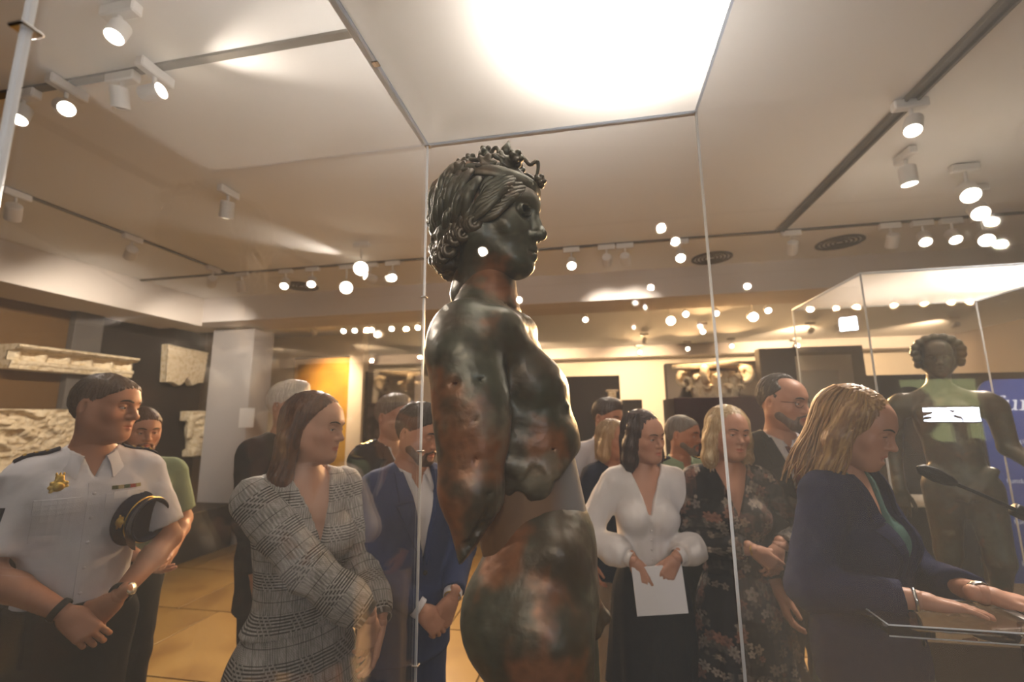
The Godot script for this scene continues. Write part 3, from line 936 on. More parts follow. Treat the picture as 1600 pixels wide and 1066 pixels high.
# ---------------------------------------------------------------- displays at the back
func build_displays() -> void:
	struct("wall_niche", boxed(Vector3(-6.05, 1.45, -5.0), Vector3(0.5, 2.9, 1.5), 0.004), M.dark)
	struct("wall_niche_brown", boxed(Vector3(-6.05, 1.45, -2.1), Vector3(0.5, 2.9, 3.7), 0.004), M.brown)
	struct("trim_10", boxed(Vector3(-5.78, 1.45, -4.1), Vector3(0.12, 2.88, 0.3), 0.004), M.grey_panel)
	single("display_plinth", boxed(Vector3(-5.2, 0.26, -4.2), Vector3(1.1, 0.52, 2.2), 0.006), M.dark, "low dark display plinth along the left wall below the stone head", "plinth")
	single("partition_panel", boxed(Vector3(-0.3, 1.14, -8.1), Vector3(1.46, 2.28, 0.16), 0.004), M.charcoal, "wide dark partition panel behind the statue, against the pale back wall", "partition")
	single("partition_panel", boxed(Vector3(0.42, 0.92, -7.7), Vector3(0.66, 1.84, 0.16), 0.004), M.charcoal, "lower dark partition panel stepping down just beside the white wall strip", "partition")
	var small := thing("stone_fragment", "small pale stone fragment standing on the lower dark partition panel", "stone", Vector3(0.28, 1.84, -7.7))
	part(small, "block", boxed(Vector3(0, 0.07, 0), Vector3(0.13, 0.14, 0.1), 0.015), M.stone)
	part(small, "rim", boxed(Vector3(0, 0.155, 0), Vector3(0.2, 0.035, 0.12), 0.008), M.stone)
	single("backing_panel", boxed(Vector3(1.68, 1.16, -6.98), Vector3(1.28, 2.36, 0.2), 0.004), M.grey_panel, "olive grey wall panel standing behind the carved capital", "panel")
	single("display_plinth", boxed(Vector3(1.5, 0.9, -6.28), Vector3(1.1, 1.8, 0.92), 0.006), M.maroon, "tall dark reddish plinth carrying the white carved capital", "plinth")
	var big := thing("partition_panel", "largest dark grey partition panel with a paler square set in, behind the bearded man", "partition", Vector3(2.62, 0, -6.1))
	part(big, "slab", boxed(Vector3(0, 1.2, 0), Vector3(1.16, 2.4, 0.16), 0.004), M.charcoal)
	part(big, "inset", boxed(Vector3(0.13, 1.98, 0.083), Vector3(0.62, 0.62, 0.012), 0.002), mat(lin(0.3, 0.27, 0.22), 0.6))
	single("partition_panel", boxed(Vector3(5.4, 1.02, -6.2), Vector3(4.3, 2.04, 0.14), 0.004), M.dark, "long black partition wall at the far right behind the second statue", "partition")
	var yel := thing("hanging_banner", "tall golden yellow exhibition panel hanging on the back wall", "banner", Vector3(-5.05, 0, -7.6))
	part(yel, "cloth", boxed(Vector3(0, 1.72, 0), Vector3(1.14, 1.98, 0.012), 0.002), tri_map(mat(lin(0.55, 0.33, 0.035), 0.6), 0.5, noise_tex(0.004, 31, [[0.0, lin(0.45, 0.35, 0.2)], [0.6, Color.WHITE], [1.0, Color.WHITE]], 256, 4)))
	part(yel, "top_rail", tube(Hull.new(), [Vector3(-0.58, 2.72, 0), Vector3(0.58, 2.72, 0)], [0.014, 0.014], 8).normals(), M.black)
	struct("trim_11", boxed(Vector3(-4.35, 1.42, -7.7), Vector3(0.3, 2.9, 0.2), 0.004), M.cream)
	struct("wall_back_left", boxed(Vector3(-5.9, 1.6, -8.0), Vector3(3.0, 3.3, 0.2), 0.004), M.cream)
	var pic := thing("picture_panel", "large dark picture panel with faint pale marks behind the man in the blue suit", "picture", Vector3(-3.5, 0, -7.4))
	part(pic, "board", boxed(Vector3(0, 1.2, 0), Vector3(1.05, 2.4, 0.08), 0.004), M.charcoal)
	part(pic, "print", boxed(Vector3(0, 1.5, 0.043), Vector3(0.9, 1.3, 0.006), 0.001), tri_map(mat(lin(0.12, 0.10, 0.075), 0.55), 0.8, noise_tex(0.01, 33, [[0.0, lin(0.25, 0.22, 0.2)], [0.6, lin(0.5, 0.45, 0.4)], [0.8, Color.WHITE], [1.0, lin(0.5, 0.5, 0.5)]], 256, 4)))
	single("white_panel", boxed(Vector3(-2.75, 1.14, -7.1), Vector3(0.42, 2.28, 0.06), 0.004), M.white, "narrow white wall panel showing between the statue's shoulder and the dark picture", "panel")
	single("wall_notice", boxed(Vector3(-4.62, 1.61, -5.345), Vector3(0.23, 0.26, 0.008), 0.002), M.white, "small blank white notice fixed on the grey pillar", "notice")
	# low bench and stub wall behind the second statue
	var bench := thing("display_bench", "low dark bench with a pale worktop behind the second statue", "bench", Vector3(2.62, 0, -5.25))
	part(bench, "carcass", boxed(Vector3(0, 0.36, 0), Vector3(1.5, 0.72, 0.5), 0.005), M.black)
	part(bench, "worktop", boxed(Vector3(0, 0.735, 0), Vector3(1.56, 0.03, 0.56), 0.004), M.cream)
	single("display_block", boxed(Vector3(2.52, 0.95, -5.25), Vector3(0.14, 0.4, 0.14), 0.004), M.grey_panel, "small grey upright block standing on the pale bench top", "block")
	for v in [[Vector3(2.35, 3.197, -4.55), "dark round ceiling vent at the right, between two tracks"], [Vector3(1.25, 3.197, -4.75), "dark round ceiling vent in front of the beam, near the glass edge line"], [Vector3(-3.5, 3.197, -4.75), "dark round ceiling vent at the left, in front of the beam"]]:
		var o := thing("ceiling_vent", v[1], "vent", v[0])
		var rim := lathe(Hull.new(), [Vector2(0.2, 0.002), Vector2(0.2, -0.006), Vector2(0.185, -0.01), Vector2(0.17, -0.006), Vector2(0.17, 0.002)], 32).normals()
		part(o, "rim", fix_out(rim), M.trackgrey)
		for r in 4: part(o, "vane", fix_out(lathe(Hull.new(), [Vector2(0.155 - r * 0.036, 0.0), Vector2(0.152 - r * 0.036, -0.008), Vector2(0.136 - r * 0.036, -0.002), Vector2(0.139 - r * 0.036, 0.004)], 32).normals()), M.trackgrey)

func text_on(o: Node, called: String, txt: String, size: float, p: Vector3, m: Material, turn := 0.0, italic := false) -> void:
	var t := TextMesh.new()
	var f := SystemFont.new()
	f.font_names = PackedStringArray(["Droid Serif" if italic else "Droid Sans"])
	f.font_italic = italic
	t.font = f
	t.text = txt
	t.font_size = 64
	t.pixel_size = size / 64.0
	t.depth = 0.001
	t.curve_step = 1.0
	t.horizontal_alignment = HORIZONTAL_ALIGNMENT_LEFT
	var i := MeshInstance3D.new()
	i.name = called
	i.mesh = t
	i.material_override = m
	i.position = p
	if italic: i.basis = Basis(Vector3(1, 0, 0), Vector3(0.2, 1, 0), Vector3(0, 0, 1))
	o.add_child(i, true)

func build_banner() -> void:
	var o := thing("rollup_banner", "deep blue roll-up banner with rounded top and rows of small white lettering", "banner", Vector3(3.98, 0, -4.75), -0.12)
	var out := PackedVector2Array()
	var w := 0.55
	out.append(Vector2(-w, 0.06)); out.append(Vector2(w, 0.06))
	for i in 9: out.append(Vector2(w - 0.14 + 0.14 * cos(i / 8.0 * PI / 2), 1.74 + 0.14 * sin(i / 8.0 * PI / 2)))
	for i in 9: out.append(Vector2(-w + 0.14 - 0.14 * sin(i / 8.0 * PI / 2), 1.74 + 0.14 * cos(i / 8.0 * PI / 2)))
	var h := Hull.new()
	var ix := Geometry2D.triangulate_polygon(out)
	for s in [-0.006, 0.006]:
		for j in range(0, ix.size(), 3):
			tri(h, Vector3(out[ix[j]].x, out[ix[j]].y, s), Vector3(out[ix[j + 1]].x, out[ix[j + 1]].y, s), Vector3(out[ix[j + 2]].x, out[ix[j + 2]].y, s), Vector3(0, 1, 0))
	for i in out.size():
		var p := out[i]
		var q := out[(i + 1) % out.size()]
		face(h, Vector3(p.x, p.y, -0.006), Vector3(q.x, q.y, -0.006), Vector3(q.x, q.y, 0.006), Vector3(p.x, p.y, 0.006), Vector3(0, 1, 0))
	part(o, "sheet", h.normals(), mat(lin(0.012, 0.03, 0.16), 0.45))
	part(o, "foot", boxed(Vector3(0, 0.03, 0), Vector3(1.14, 0.06, 0.22), 0.02), M.chrome)
	var white := mat(lin(0.75, 0.78, 0.85), 0.5)
	var pale := mat(lin(0.45, 0.5, 0.62), 0.5)
	text_on(o, "lettering", "fundación", 0.17, Vector3(-0.44, 1.66, 0.0075), pale, 0.0, true)
	var rows := [["Fundación", "Magtel"], ["Fundación", "Magtel"], ["Fundación", "Magtel"], ["Fundación", "Magtel"], ["Fundación", "Magtel"], ["Fundación", "Magtel"], ["Fundación", "Magtel"]]
	for r in rows.size():
		text_on(o, "lettering", rows[r][0], 0.05, Vector3(-0.46 + 0.12 * (r % 2), 1.33 - 0.17 * r, 0.0075), pale)
		text_on(o, "lettering", rows[r][1], 0.06, Vector3(-0.20 + 0.12 * (r % 2) * (1 if r % 2 else 0), 1.33 - 0.17 * r - (0.055 if r % 2 else 0.0), 0.0075), white)

func build_lectern() -> void:
	var o := thing("lectern", "clear acrylic lectern with a thick glassy top under the speaker's hands", "lectern", Vector3(1.03, 0, -1.43), 0.0)
	var tilt := Basis(Vector3.RIGHT, -0.0)
	part(o, "top", boxed(Vector3(0.0, 1.075, 0), Vector3(0.70, 0.026, 0.19), 0.003, tilt), M.acrylic)
	for sz in [-1.0, 1.0]:
		for sy in [-1.0, 1.0]: part(o, "polished_edge", boxed(Vector3(0.0, 1.075 + sy * 0.0125, sz * 0.0945), Vector3(0.70, 0.003, 0.003), 0.0005), M.pane_edge)
	for sx in [-1.0, 1.0]: part(o, "polished_edge", boxed(Vector3(sx * 0.349, 1.0875, 0), Vector3(0.003, 0.003, 0.19), 0.0005), M.pane_edge)
	part(o, "column", boxed(Vector3(0.14, 0.54, 0.0), Vector3(0.30, 1.03, 0.02), 0.003), M.acrylic)
	part(o, "rail", boxed(Vector3(0.18, 0.93, 0.02), Vector3(0.5, 0.014, 0.014), 0.003), M.pane_edge)
	part(o, "base", boxed(Vector3(0.06, 0.015, 0), Vector3(0.5, 0.03, 0.3), 0.004), M.acrylic)
	var st := thing("paper_sheet", "white sheet of typed notes lying on the clear lectern", "paper", Vector3(1.13, 1.0885, -1.435))
	part(st, "sheet", boxed(Vector3(0, 0.001, 0), Vector3(0.22, 0.0016, 0.16), 0.0), M.white)
	for r in 12:
		var hh := Hull.new()
		block(hh, Vector3(-0.085 + r * 0.015, 0.0022, 0.0 - 0.012 * (r % 3)), Vector3(0.003, 0.0006, 0.12 - 0.02 * (r % 3)))
		part(st, "printed_line", hh.normals(), M.black)
	var mic := thing("gooseneck_microphone", "black gooseneck microphone reaching over the lectern toward the speaker", "microphone", Vector3(1.345, 1.0885, -1.455))
	var pts := bent([Vector3(0, 0, 0.0), Vector3(-0.05, 0.1, 0), Vector3(-0.15, 0.185, 0), Vector3(-0.30, 0.27, 0.0), Vector3(-0.41, 0.325, 0.0)], 6)
	part(mic, "gooseneck", tube(Hull.new(), pts, taper([0.006, 0.005], pts.size()), 8).normals(), M.black)
	part(mic, "foam_head", tube(Hull.new(), [Vector3(-0.395, 0.318, 0), Vector3(-0.41, 0.3255, 0), Vector3(-0.44, 0.340, 0), Vector3(-0.47, 0.355, 0), Vector3(-0.48, 0.360, 0)], [0.009, 0.016, 0.02, 0.015, 0.004], 14).normals(), M.black)
	part(mic, "foot", lathe(Hull.new(), [Vector2(0, 0), Vector2(0.035, 0), Vector2(0.035, 0.012), Vector2(0.012, 0.02), Vector2(0, 0.02)], 20).normals(), M.black)
	part(mic, "joint", tube(Hull.new(), [Vector3(-0.27, 0.254, 0), Vector3(-0.235, 0.235, 0)], [0.018, 0.018], 12).normals(), M.black)

# ---------------------------------------------------------------- heads and hands
# head: origin between the ears at eye height, y up, z out of the face; about 0.24 m tall
func head_field(w: float, jaw: float, brow: float, nose: float, lips: float, open := 0.0) -> Field:
	var f := Field.new()
	f.ball(Vector3(0, 0.034, -0.016), Vector3(0.075 * w, 0.089, 0.097), 0.01)
	f.ball(Vector3(0, -0.035, 0.026), Vector3(0.060 * w, 0.078, 0.062), 0.05)
	f.ball(Vector3(0, 0.045, 0.045), Vector3(0.056 * w, 0.05, 0.05), 0.04)
	f.ball(Vector3(0, -0.062, 0.052), Vector3(0.036, 0.042, 0.038), 0.03)
	for s in [-1.0, 1.0]:
		f.cap(Vector3(s * 0.054 * w * jaw, -0.045, 0.0), Vector3(s * 0.018, -0.098 - 0.006 * open, 0.062), 0.020, 0.016, 0.035)
		f.ball(Vector3(s * 0.043 * w, -0.024, 0.056), Vector3(0.024, 0.02, 0.02), 0.03)
		f.cap(Vector3(s * 0.012, 0.026, 0.0865), Vector3(s * 0.045 * w, 0.024, 0.068), 0.010 + 0.003 * brow, 0.009, 0.022)
		f.cap(Vector3(s * 0.072 * w, 0.0, 0.0), Vector3(s * 0.066 * w, -0.045, -0.005), 0.014, 0.016, 0.04)
	f.cap(Vector3(0, -0.1, 0.068), Vector3(0, -0.098, 0.072), 0.014, 0.0145, 0.025)
	f.cap(Vector3(0, -0.075, -0.02), Vector3(0, -0.15, -0.035), 0.05 * w, 0.052 * w, 0.05)
	for s in [-1.0, 1.0]:
		f.ball(Vector3(s * 0.031 * w, 0.003, 0.090), Vector3(0.0165, 0.0095, 0.0135), 0.014, rot(s * 0.35), 1)
	# nose
	f.cap(Vector3(0, 0.018, 0.087), Vector3(0, -0.028, 0.105 + 0.004 * nose), 0.0075, 0.0100 * nose, 0.014)
	f.ball(Vector3(0, -0.031, 0.106 + 0.004 * nose), Vector3(0.0115, 0.0095, 0.0105) * nose, 0.008)
	for s in [-1.0, 1.0]:
		f.ball(Vector3(s * 0.0125 * nose, -0.034, 0.0955), Vector3(0.0075, 0.007, 0.010), 0.007)
		f.ball(Vector3(s * 0.0055, -0.0415, 0.103), Vector3(0.0032, 0.003, 0.0045), 0.003, Basis(), 1)
	f.cap(Vector3(0, -0.044, 0.092), Vector3(0, -0.055, 0.094), 0.004, 0.005, 0.012)
	# mouth
	for s in [-1.0, 1.0]:
		f.cap(Vector3(s * 0.003, -0.0605, 0.0945), Vector3(s * 0.022, -0.0655, 0.0835), 0.0048 * lips, 0.0022, 0.006)
		f.cap(Vector3(0, -0.0735 - 0.010 * open, 0.0925), Vector3(s * 0.020, -0.069 - 0.004 * open, 0.0835), 0.0058 * lips, 0.0022, 0.007)
	if open > 0.0:
		f.ball(Vector3(0, -0.069 - 0.003 * open, 0.094), Vector3(0.013, 0.0035 + 0.003 * open, 0.014), 0.003, Basis(), 1)
	else:
		f.cap(Vector3(-0.018, -0.0668, 0.0905), Vector3(0, -0.0668, 0.0995), 0.0012, 0.0012, 0.004, 1)
		f.cap(Vector3(0.018, -0.0668, 0.0905), Vector3(0, -0.0668, 0.0995), 0.0012, 0.0012, 0.004, 1)
	# ears
	for s in [-1.0, 1.0]:
		var r := rot(s * -0.4, 0.12)
		f.ball(Vector3(s * 0.079 * w, -0.004, -0.012), Vector3(0.0075, 0.031, 0.019), 0.008, r)
		f.ball(Vector3(s * 0.074 * w, -0.030, -0.006), Vector3(0.007, 0.012, 0.01), 0.008)
		f.ball(Vector3(s * 0.088 * w, -0.001, -0.006), Vector3(0.007, 0.017, 0.010), 0.004, r, 1)
	return f

func lids(f: Field, w: float, closed: float) -> Field:   # eyeballs under lids; «closed» 0 open .. 1 looking down
	for s in [-1.0, 1.0]:
		var c := Vector3(s * 0.031 * w, 0.003, 0.0795)
		f.ball(c + Vector3(0, 0.0035 - 0.002 * closed, 0.0008), Vector3(0.0145, 0.0085 + 0.003 * closed, 0.0115), 0.003, rot(s * 0.3, -0.35 + 0.55 * closed))
		f.ball(c + Vector3(0, -0.0075, -0.001), Vector3(0.0135, 0.005, 0.0105), 0.004, rot(s * 0.3, 0.3))
	return f

var head_store := {}
func head_hull(kind: String) -> Hull:
	if head_store.has(kind): return head_store[kind]
	var f: Field
	if kind == "male": f = lids(head_field(0.98, 0.98, 1.0, 1.06, 0.95), 0.98, 0.2)
	elif kind == "male_down": f = lids(head_field(0.98, 0.98, 1.0, 1.05, 0.95), 0.98, 0.7)
	elif kind == "female": f = lids(head_field(0.95, 0.92, 0.2, 0.92, 1.15), 0.95, 0.3)
	elif kind == "female_down": f = lids(head_field(0.95, 0.92, 0.2, 0.92, 1.15, 0.0), 0.95, 0.6)
	else: f = lids(head_field(0.96, 0.96, 0.3, 0.98, 1.15, 1.0), 0.96, 1.0)
	var h := skin(f, 0.0031)
	h.tint(func(p, _n):
		var c := Vector3(1, 1, 1)
		var lip := Vector2(p.x / 0.024, (p.y + 0.067) / 0.0115).length()
		if p.z > 0.078 and lip < 1.0: c = c.lerp(Vector3(0.95, 0.48, 0.48), (1.0 - lip * lip) * 0.9)
		var cheek := Vector3(absf(p.x) - 0.042, p.y + 0.028, p.z - 0.07).length()
		c = c.lerp(Vector3(1.0, 0.78, 0.74), 0.5 * exp(-cheek * cheek / 0.0006))
		return Color(c.x, c.y, c.z))
	head_store[kind] = h
	return h

# hand: wrist at the origin, fingers along +y, palm towards +z, thumb on +x
var hand_store := {}
func hand_hull(kind: String) -> Hull:
	if hand_store.has(kind): return hand_store[kind]
	var curl: float = {"easy": 0.38, "clasp": 0.62, "flat": 0.12, "hold": 0.5}[kind]
	var f := Field.new()
	var kx := [0.029, 0.0095, -0.010, -0.0275]
	var ky := [0.088, 0.092, 0.088, 0.080]
	var ln := [0.072, 0.080, 0.074, 0.058]
	for i in 4:
		f.cap(Vector3(kx[i] * 0.62, 0.008, 0), Vector3(kx[i], ky[i], 0), 0.0155, 0.0112, 0.016)
	f.cap(Vector3(0, -0.04, 0), Vector3(0, 0.012, 0), 0.024, 0.022, 0.02)
	f.ball(Vector3(0.021, 0.035, 0.008), Vector3(0.017, 0.032, 0.015), 0.015)
	f.ball(Vector3(-0.021, 0.035, 0.006), Vector3(0.012, 0.034, 0.012), 0.015)
	for i in 4:
		var p := Vector3(kx[i], ky[i], 0)
		var a := curl * (0.7 + 0.12 * i)
		var side: float = [0.10, 0.02, -0.05, -0.13][i] * (1.0 if kind == "flat" else 0.5)
		var r := 0.0098 - 0.0006 * absf(i - 1)
		for seg in 3:
			var d := Vector3(sin(side), cos(a) * cos(side), sin(a))
			var q: Vector3 = p + d * ln[i] * [0.46, 0.30, 0.24][seg]
			f.cap(p, q, r, r * 0.9, 0.0035)
			p = q
			r *= 0.9
			a += curl * (1.15 if seg == 0 else 0.7)
	var t0 := Vector3(0.022, 0.018, 0.006)
	var t1 := Vector3(0.046, 0.052, 0.016 if kind != "flat" else 0.008)
	var t2: Vector3 = t1 + (Vector3(0.012, 0.030, 0.006) if kind != "clasp" else Vector3(-0.004, 0.028, 0.016))
	var t3: Vector3 = t2 + (Vector3(0.004, 0.024, 0.006) if kind != "clasp" else Vector3(-0.012, 0.018, 0.010))
	f.cap(t0, t1, 0.0155, 0.0115, 0.012).cap(t1, t2, 0.0115, 0.0102, 0.004).cap(t2, t3, 0.0102, 0.0082, 0.003)
	var h := skin(f, 0.0026)
	h.tint(func(p, _n):
		var tip := smoothstep(0.13, 0.175, p.y)
		return Color(1.0, 1.0 - 0.10 * tip, 1.0 - 0.12 * tip))
	hand_store[kind] = h
	return h

# ---------------------------------------------------------------- bronzes
func bronze_mat(k: float) -> StandardMaterial3D:
	var m := tinted(0.4, 0.35)
	m.metallic_specular = 0.6
	tri_map(m, 3.0 * k, noise_tex(0.02, 41, [[0.0, lin(0.55, 0.55, 0.52)], [0.4, lin(0.85, 0.85, 0.83)], [0.62, Color.WHITE], [1.0, Color.WHITE]], 512, 6), noise_tex(0.03, 42, [], 512, 5), 0.08,
		noise_tex(0.012, 43, [[0.0, Color(0.75, 0.75, 0.75)], [0.5, Color(1, 1, 1)], [1.0, Color(1, 1, 1)]], 256, 4))
	m.roughness = 0.40
	return m

func patina(spots: Array, seed_: int) -> Callable:
	var a := noise(5.0, seed_, 5)
	var b := noise(7.5, seed_ + 1, 4)
	var c := noise(38.0, seed_ + 2, 4)
	return func(p: Vector3, _n: Vector3) -> Color:
		var dark := Vector3(0.088, 0.066, 0.038)
		var green := Vector3(0.088, 0.088, 0.058)
		var rust := Vector3(0.29, 0.115, 0.045)
		var pale := Vector3(0.24, 0.215, 0.15)
		var f := c.get_noise_3dv(p)
		var v := dark.lerp(green, smoothstep(-0.25, 0.3, a.get_noise_3dv(p) + f * 0.3))
		var bias := 0.0
		var light := 0.0
		for s in spots:
			var d: float = (p - (s[0] as Vector3)).length() / (s[1] as float)
			if s[2] == 0: bias += exp(-d * d) * 0.8
			else: light += exp(-d * d) * 0.62
		v = v.lerp(rust, 0.85 * smoothstep(0.22, 0.75, b.get_noise_3dv(p) * 0.8 + bias + f * 0.22))
		v = v.lerp(pale, 0.7 * smoothstep(0.20, 0.62, b.get_noise_3dv(p * 0.9 + Vector3(7, 3, 1)) * 0.8 + light + f * 0.25))
		return Color(v.x, v.y, v.z)

func wavy_lock(h: Hull, p: Vector3, c: Vector3, r: Vector3, dir: Vector3, length: float, rad: float, swirl: float, curl: float) -> void:
	# a lock that follows the ellipsoid (c, r), waves sideways and rolls up at its end
	var pts := []
	var d := dir
	var n := 9
	for i in n:
		var q := ((p - c) / (r * r)).normalized()
		d = (d - q * d.dot(q)).normalized()
		var side := q.cross(d)
		var u := float(i) / (n - 1)
		pts.append(p + q * (rad * 0.4 + 0.004 * sin(u * 5.0)))
		d = d.rotated(q, swirl * cos(u * 7.0) / n * 3.0 + curl * u * u * 9.0 / n)
		p += d * length / n
		var e := ((p - c) / r).length()
		p = c + (p - c) / e
	tube(h, pts, taper([rad * 0.7, rad, rad, rad * 0.85, rad * 0.3], n), 7, 0.75)

func build_statues() -> void:
	M.bronze = bronze_mat(1.0)
	var o := thing("bronze_statue", "life-size bronze youth with broken arm, ivy wreath and green-brown patina inside the near display case", "statue", Vector3(-0.19, 0.0, -0.95))
	var pat := patina([[Vector3(-0.02, 1.55, 0.2), 0.07, 0], [Vector3(-0.04, 1.45, 0.2), 0.06, 0], [Vector3(0.09, 1.53, 0.12), 0.05, 0], [Vector3(-0.07, 1.66, 0.2), 0.05, 0], [Vector3(0.08, 1.28, 0.12), 0.05, 0], [Vector3(0.10, 1.2, 0.15), 0.06, 0], [Vector3(0.08, 1.1, 0.15), 0.07, 0], [Vector3(0.02, 1.36, 0.12), 0.05, 0],
		[Vector3(-0.03, 1.9, 0.05), 0.05, 0], [Vector3(0.0, 1.84, 0.06), 0.05, 0], [Vector3(0.02, 1.5, 0.22), 0.05, 1], [Vector3(0.03, 1.45, 0.2), 0.04, 1], [Vector3(0.09, 1.47, 0.12), 0.05, 1], [Vector3(-0.02, 1.8, 0.09), 0.05, 1], [Vector3(0.0, 1.6, 0.22), 0.04, 1]], 50)
	# upper body
	var f := Field.new()
	f.cap(Vector3(-0.028, 1.97, 0), Vector3(-0.035, 1.82, 0), 0.053, 0.060, 0.03)
	f.ball(Vector3(-0.015, 1.65, 0), Vector3(0.108, 0.175, 0.142), 0.04)
	for s in [1.0, -1.0]:
		f.cap(Vector3(-0.05, 1.835, s * 0.015), Vector3(-0.045, 1.765, s * 0.13), 0.045, 0.052, 0.06)
		f.ball(Vector3(-0.042, 1.735, s * 0.160), Vector3(0.074, 0.080, 0.062), 0.035)
		f.ball(Vector3(0.058, 1.655, s * 0.068), Vector3(0.074, 0.066, 0.078), 0.014, rot(s * -0.25))
		f.cap(Vector3(0.03, 1.75, s * 0.14), Vector3(0.07, 1.67, s * 0.085), 0.035, 0.04, 0.04)
		f.ball(Vector3(-0.075, 1.66, s * 0.07), Vector3(0.06, 0.11, 0.07), 0.04)
		f.cap(Vector3(0.02, 1.775, s * 0.16), Vector3(0.045, 1.79, s * 0.02), 0.016, 0.016, 0.04)
	f.ball(Vector3(0.045, 1.53, 0), Vector3(0.112, 0.15, 0.128), 0.05)
	f.ball(Vector3(0.06, 1.565, 0.055), Vector3(0.085, 0.06, 0.065), 0.03)
	f.ball(Vector3(0.075, 1.49, 0.05), Vector3(0.078, 0.05, 0.068), 0.02)
	for n in 3: f.cap(Vector3(0.03, 1.60 - n * 0.045, 0.125), Vector3(0.09, 1.585 - n * 0.042, 0.10), 0.012, 0.014, 0.025)
	f.ball(Vector3(0.131, 1.618, 0.07), Vector3(0.009, 0.009, 0.011), 0.006)
	f.cap(Vector3(-0.04, 1.70, 0.182), Vector3(-0.022, 1.48, 0.192), 0.064, 0.052, 0.03)
	f.ball(Vector3(-0.005, 1.60, 0.19), Vector3(0.052, 0.1, 0.048), 0.03)
	f.cap(Vector3(-0.022, 1.48, 0.192), Vector3(-0.006, 1.37, 0.185), 0.052, 0.038, 0.02)
	# broken edges
	f.box(Vector3(0.066, 1.395, 0.205), Vector3(0.10, 0.062, 0.085), 0.004, 0.004, Basis(Vector3(0, 0, 1), 0.94), 1)
	f.box(Vector3(0.19, 1.435, 0), Vector3(0.095, 0.085, 0.3), 0.004, 0.006, Basis(Vector3(0, 0, 1), 0.94), 1)
	f.box(Vector3(-0.01, 1.355, -0.03), Vector3(0.22, 0.07, 0.175), 0.004, 0.006, Basis(Vector3(0, 0, 1), 0.18), 1)
	f.ball(Vector3(0.045, 1.437, 0.12), Vector3(0.018, 0.028, 0.04), 0.004, Basis(), 1)
	f.ball(Vector3(0.118, 1.47, 0.1), Vector3(0.012, 0.016, 0.03), 0.003, Basis(), 1)
	f.ball(Vector3(0.012, 1.425, 0.235), Vector3(0.012, 0.014, 0.03), 0.003, Basis(), 1)
	f.ball(Vector3(0.028, 1.452, 0.24), Vector3(0.007, 0.01, 0.03), 0.003, Basis(), 1)
	# seam at the base of the neck and small casting holes
	f.ring(Vector3(-0.032, 1.845, 0), 0.072, 0.0035, 0.003, rot(0.0, 0.0, -0.32), 1)
	for q in [Vector3(-0.036, 1.655, 0.245), Vector3(0.004, 1.657, 0.24), Vector3(0.018, 1.478, 0.24), Vector3(-0.002, 1.53, 0.245), Vector3(0.056, 1.842, 0.045), Vector3(0.11, 1.54, 0.105)]:
		f.ball(q, Vector3(0.006, 0.003, 0.02), 0.003, Basis(), 1)
	var pr := RandomNumberGenerator.new()
	pr.seed = 31
	for n in 26:      # small casting pits, and a torn lower edge on the arm
		var q := Vector3(pr.randf_range(-0.07, 0.12), pr.randf_range(1.44, 1.78), 0)
		q.z = 0.5
		var l := f.all()
		for i in 24: q.z -= f.at(q, l) * 0.9
		f.ball(q, Vector3(pr.randf_range(0.0012, 0.0035), pr.randf_range(0.0012, 0.0022), 0.004), 0.002, rot(0, 0, pr.randf() * 3.0), 1)
	for n in 9:
		var q := Vector3(0.046, 1.488, 0.23).lerp(Vector3(-0.018, 1.395, 0.225), n / 8.0)
		f.ball(q, Vector3.ONE * pr.randf_range(0.005, 0.011), 0.003, Basis(), 1)
	var rough := noise(26.0, 61, 4)
	var soft := noise(7.0, 62, 3)
	var relief := func(p: Vector3, _n: Vector3) -> float: return 0.0011 * rough.get_noise_3dv(p) + 0.002 * soft.get_noise_3dv(p)
	part(o, "torso", skin(f, 0.0055).push(relief).tint(pat), M.bronze)
	# lower body
	var g := Field.new()
	g.ball(Vector3(0.065, 1.30, 0), Vector3(0.108, 0.15, 0.142), 0.03)
	g.ball(Vector3(0.088, 1.345, 0), Vector3(0.090, 0.12, 0.125), 0.03)
	for s in [1.0, -1.0]:
		g.ball(Vector3(0.022 if s > 0 else 0.035, 1.235, s * 0.078), Vector3(0.093, 0.105, 0.082), 0.04)
		g.cap(Vector3(0.080, 1.22, s * 0.082), Vector3(0.086 if s > 0 else 0.12, 0.84, s * 0.095), 0.094, 0.060, 0.04)
		g.cap(Vector3(0.086 if s > 0 else 0.12, 0.84, s * 0.095), Vector3(0.06, 0.55, s * 0.1), 0.056, 0.034, 0.03)
		g.ball(Vector3(0.045, 0.72, s * 0.097), Vector3(0.045, 0.09, 0.045), 0.03)
		g.cap(Vector3(0.05, 0.51, s * 0.1), Vector3(0.17, 0.495, s * 0.115), 0.034, 0.022, 0.03)
		g.cap(Vector3(0.115, 1.36, s * 0.11), Vector3(0.155, 1.25, s * 0.03), 0.022, 0.02, 0.04)
	g.cap(Vector3(0.162, 1.248, 0), Vector3(0.193, 1.216, 0), 0.0145, 0.0125, 0.012)
	g.ball(Vector3(0.165, 1.205, 0.012), Vector3(0.024, 0.027, 0.02), 0.012).ball(Vector3(0.165, 1.205, -0.012), Vector3(0.024, 0.027, 0.02), 0.008)
	g.keep(Vector3(-0.40, 0.92, 0), Vector3(0.02, 1.408, 0))
	g.keep(Vector3(0.66, 0.75, 0), Vector3(0.145, 1.432, 0))
	g.ball(Vector3(0.06, 1.428, 0.13), Vector3(0.03, 0.012, 0.05), 0.006, Basis(), 1)
	part(o, "lower_body", skin(g, 0.0065).push(relief).tint(pat), M.bronze)
	# the modern core that shows in the gap
	var core := Field.new()
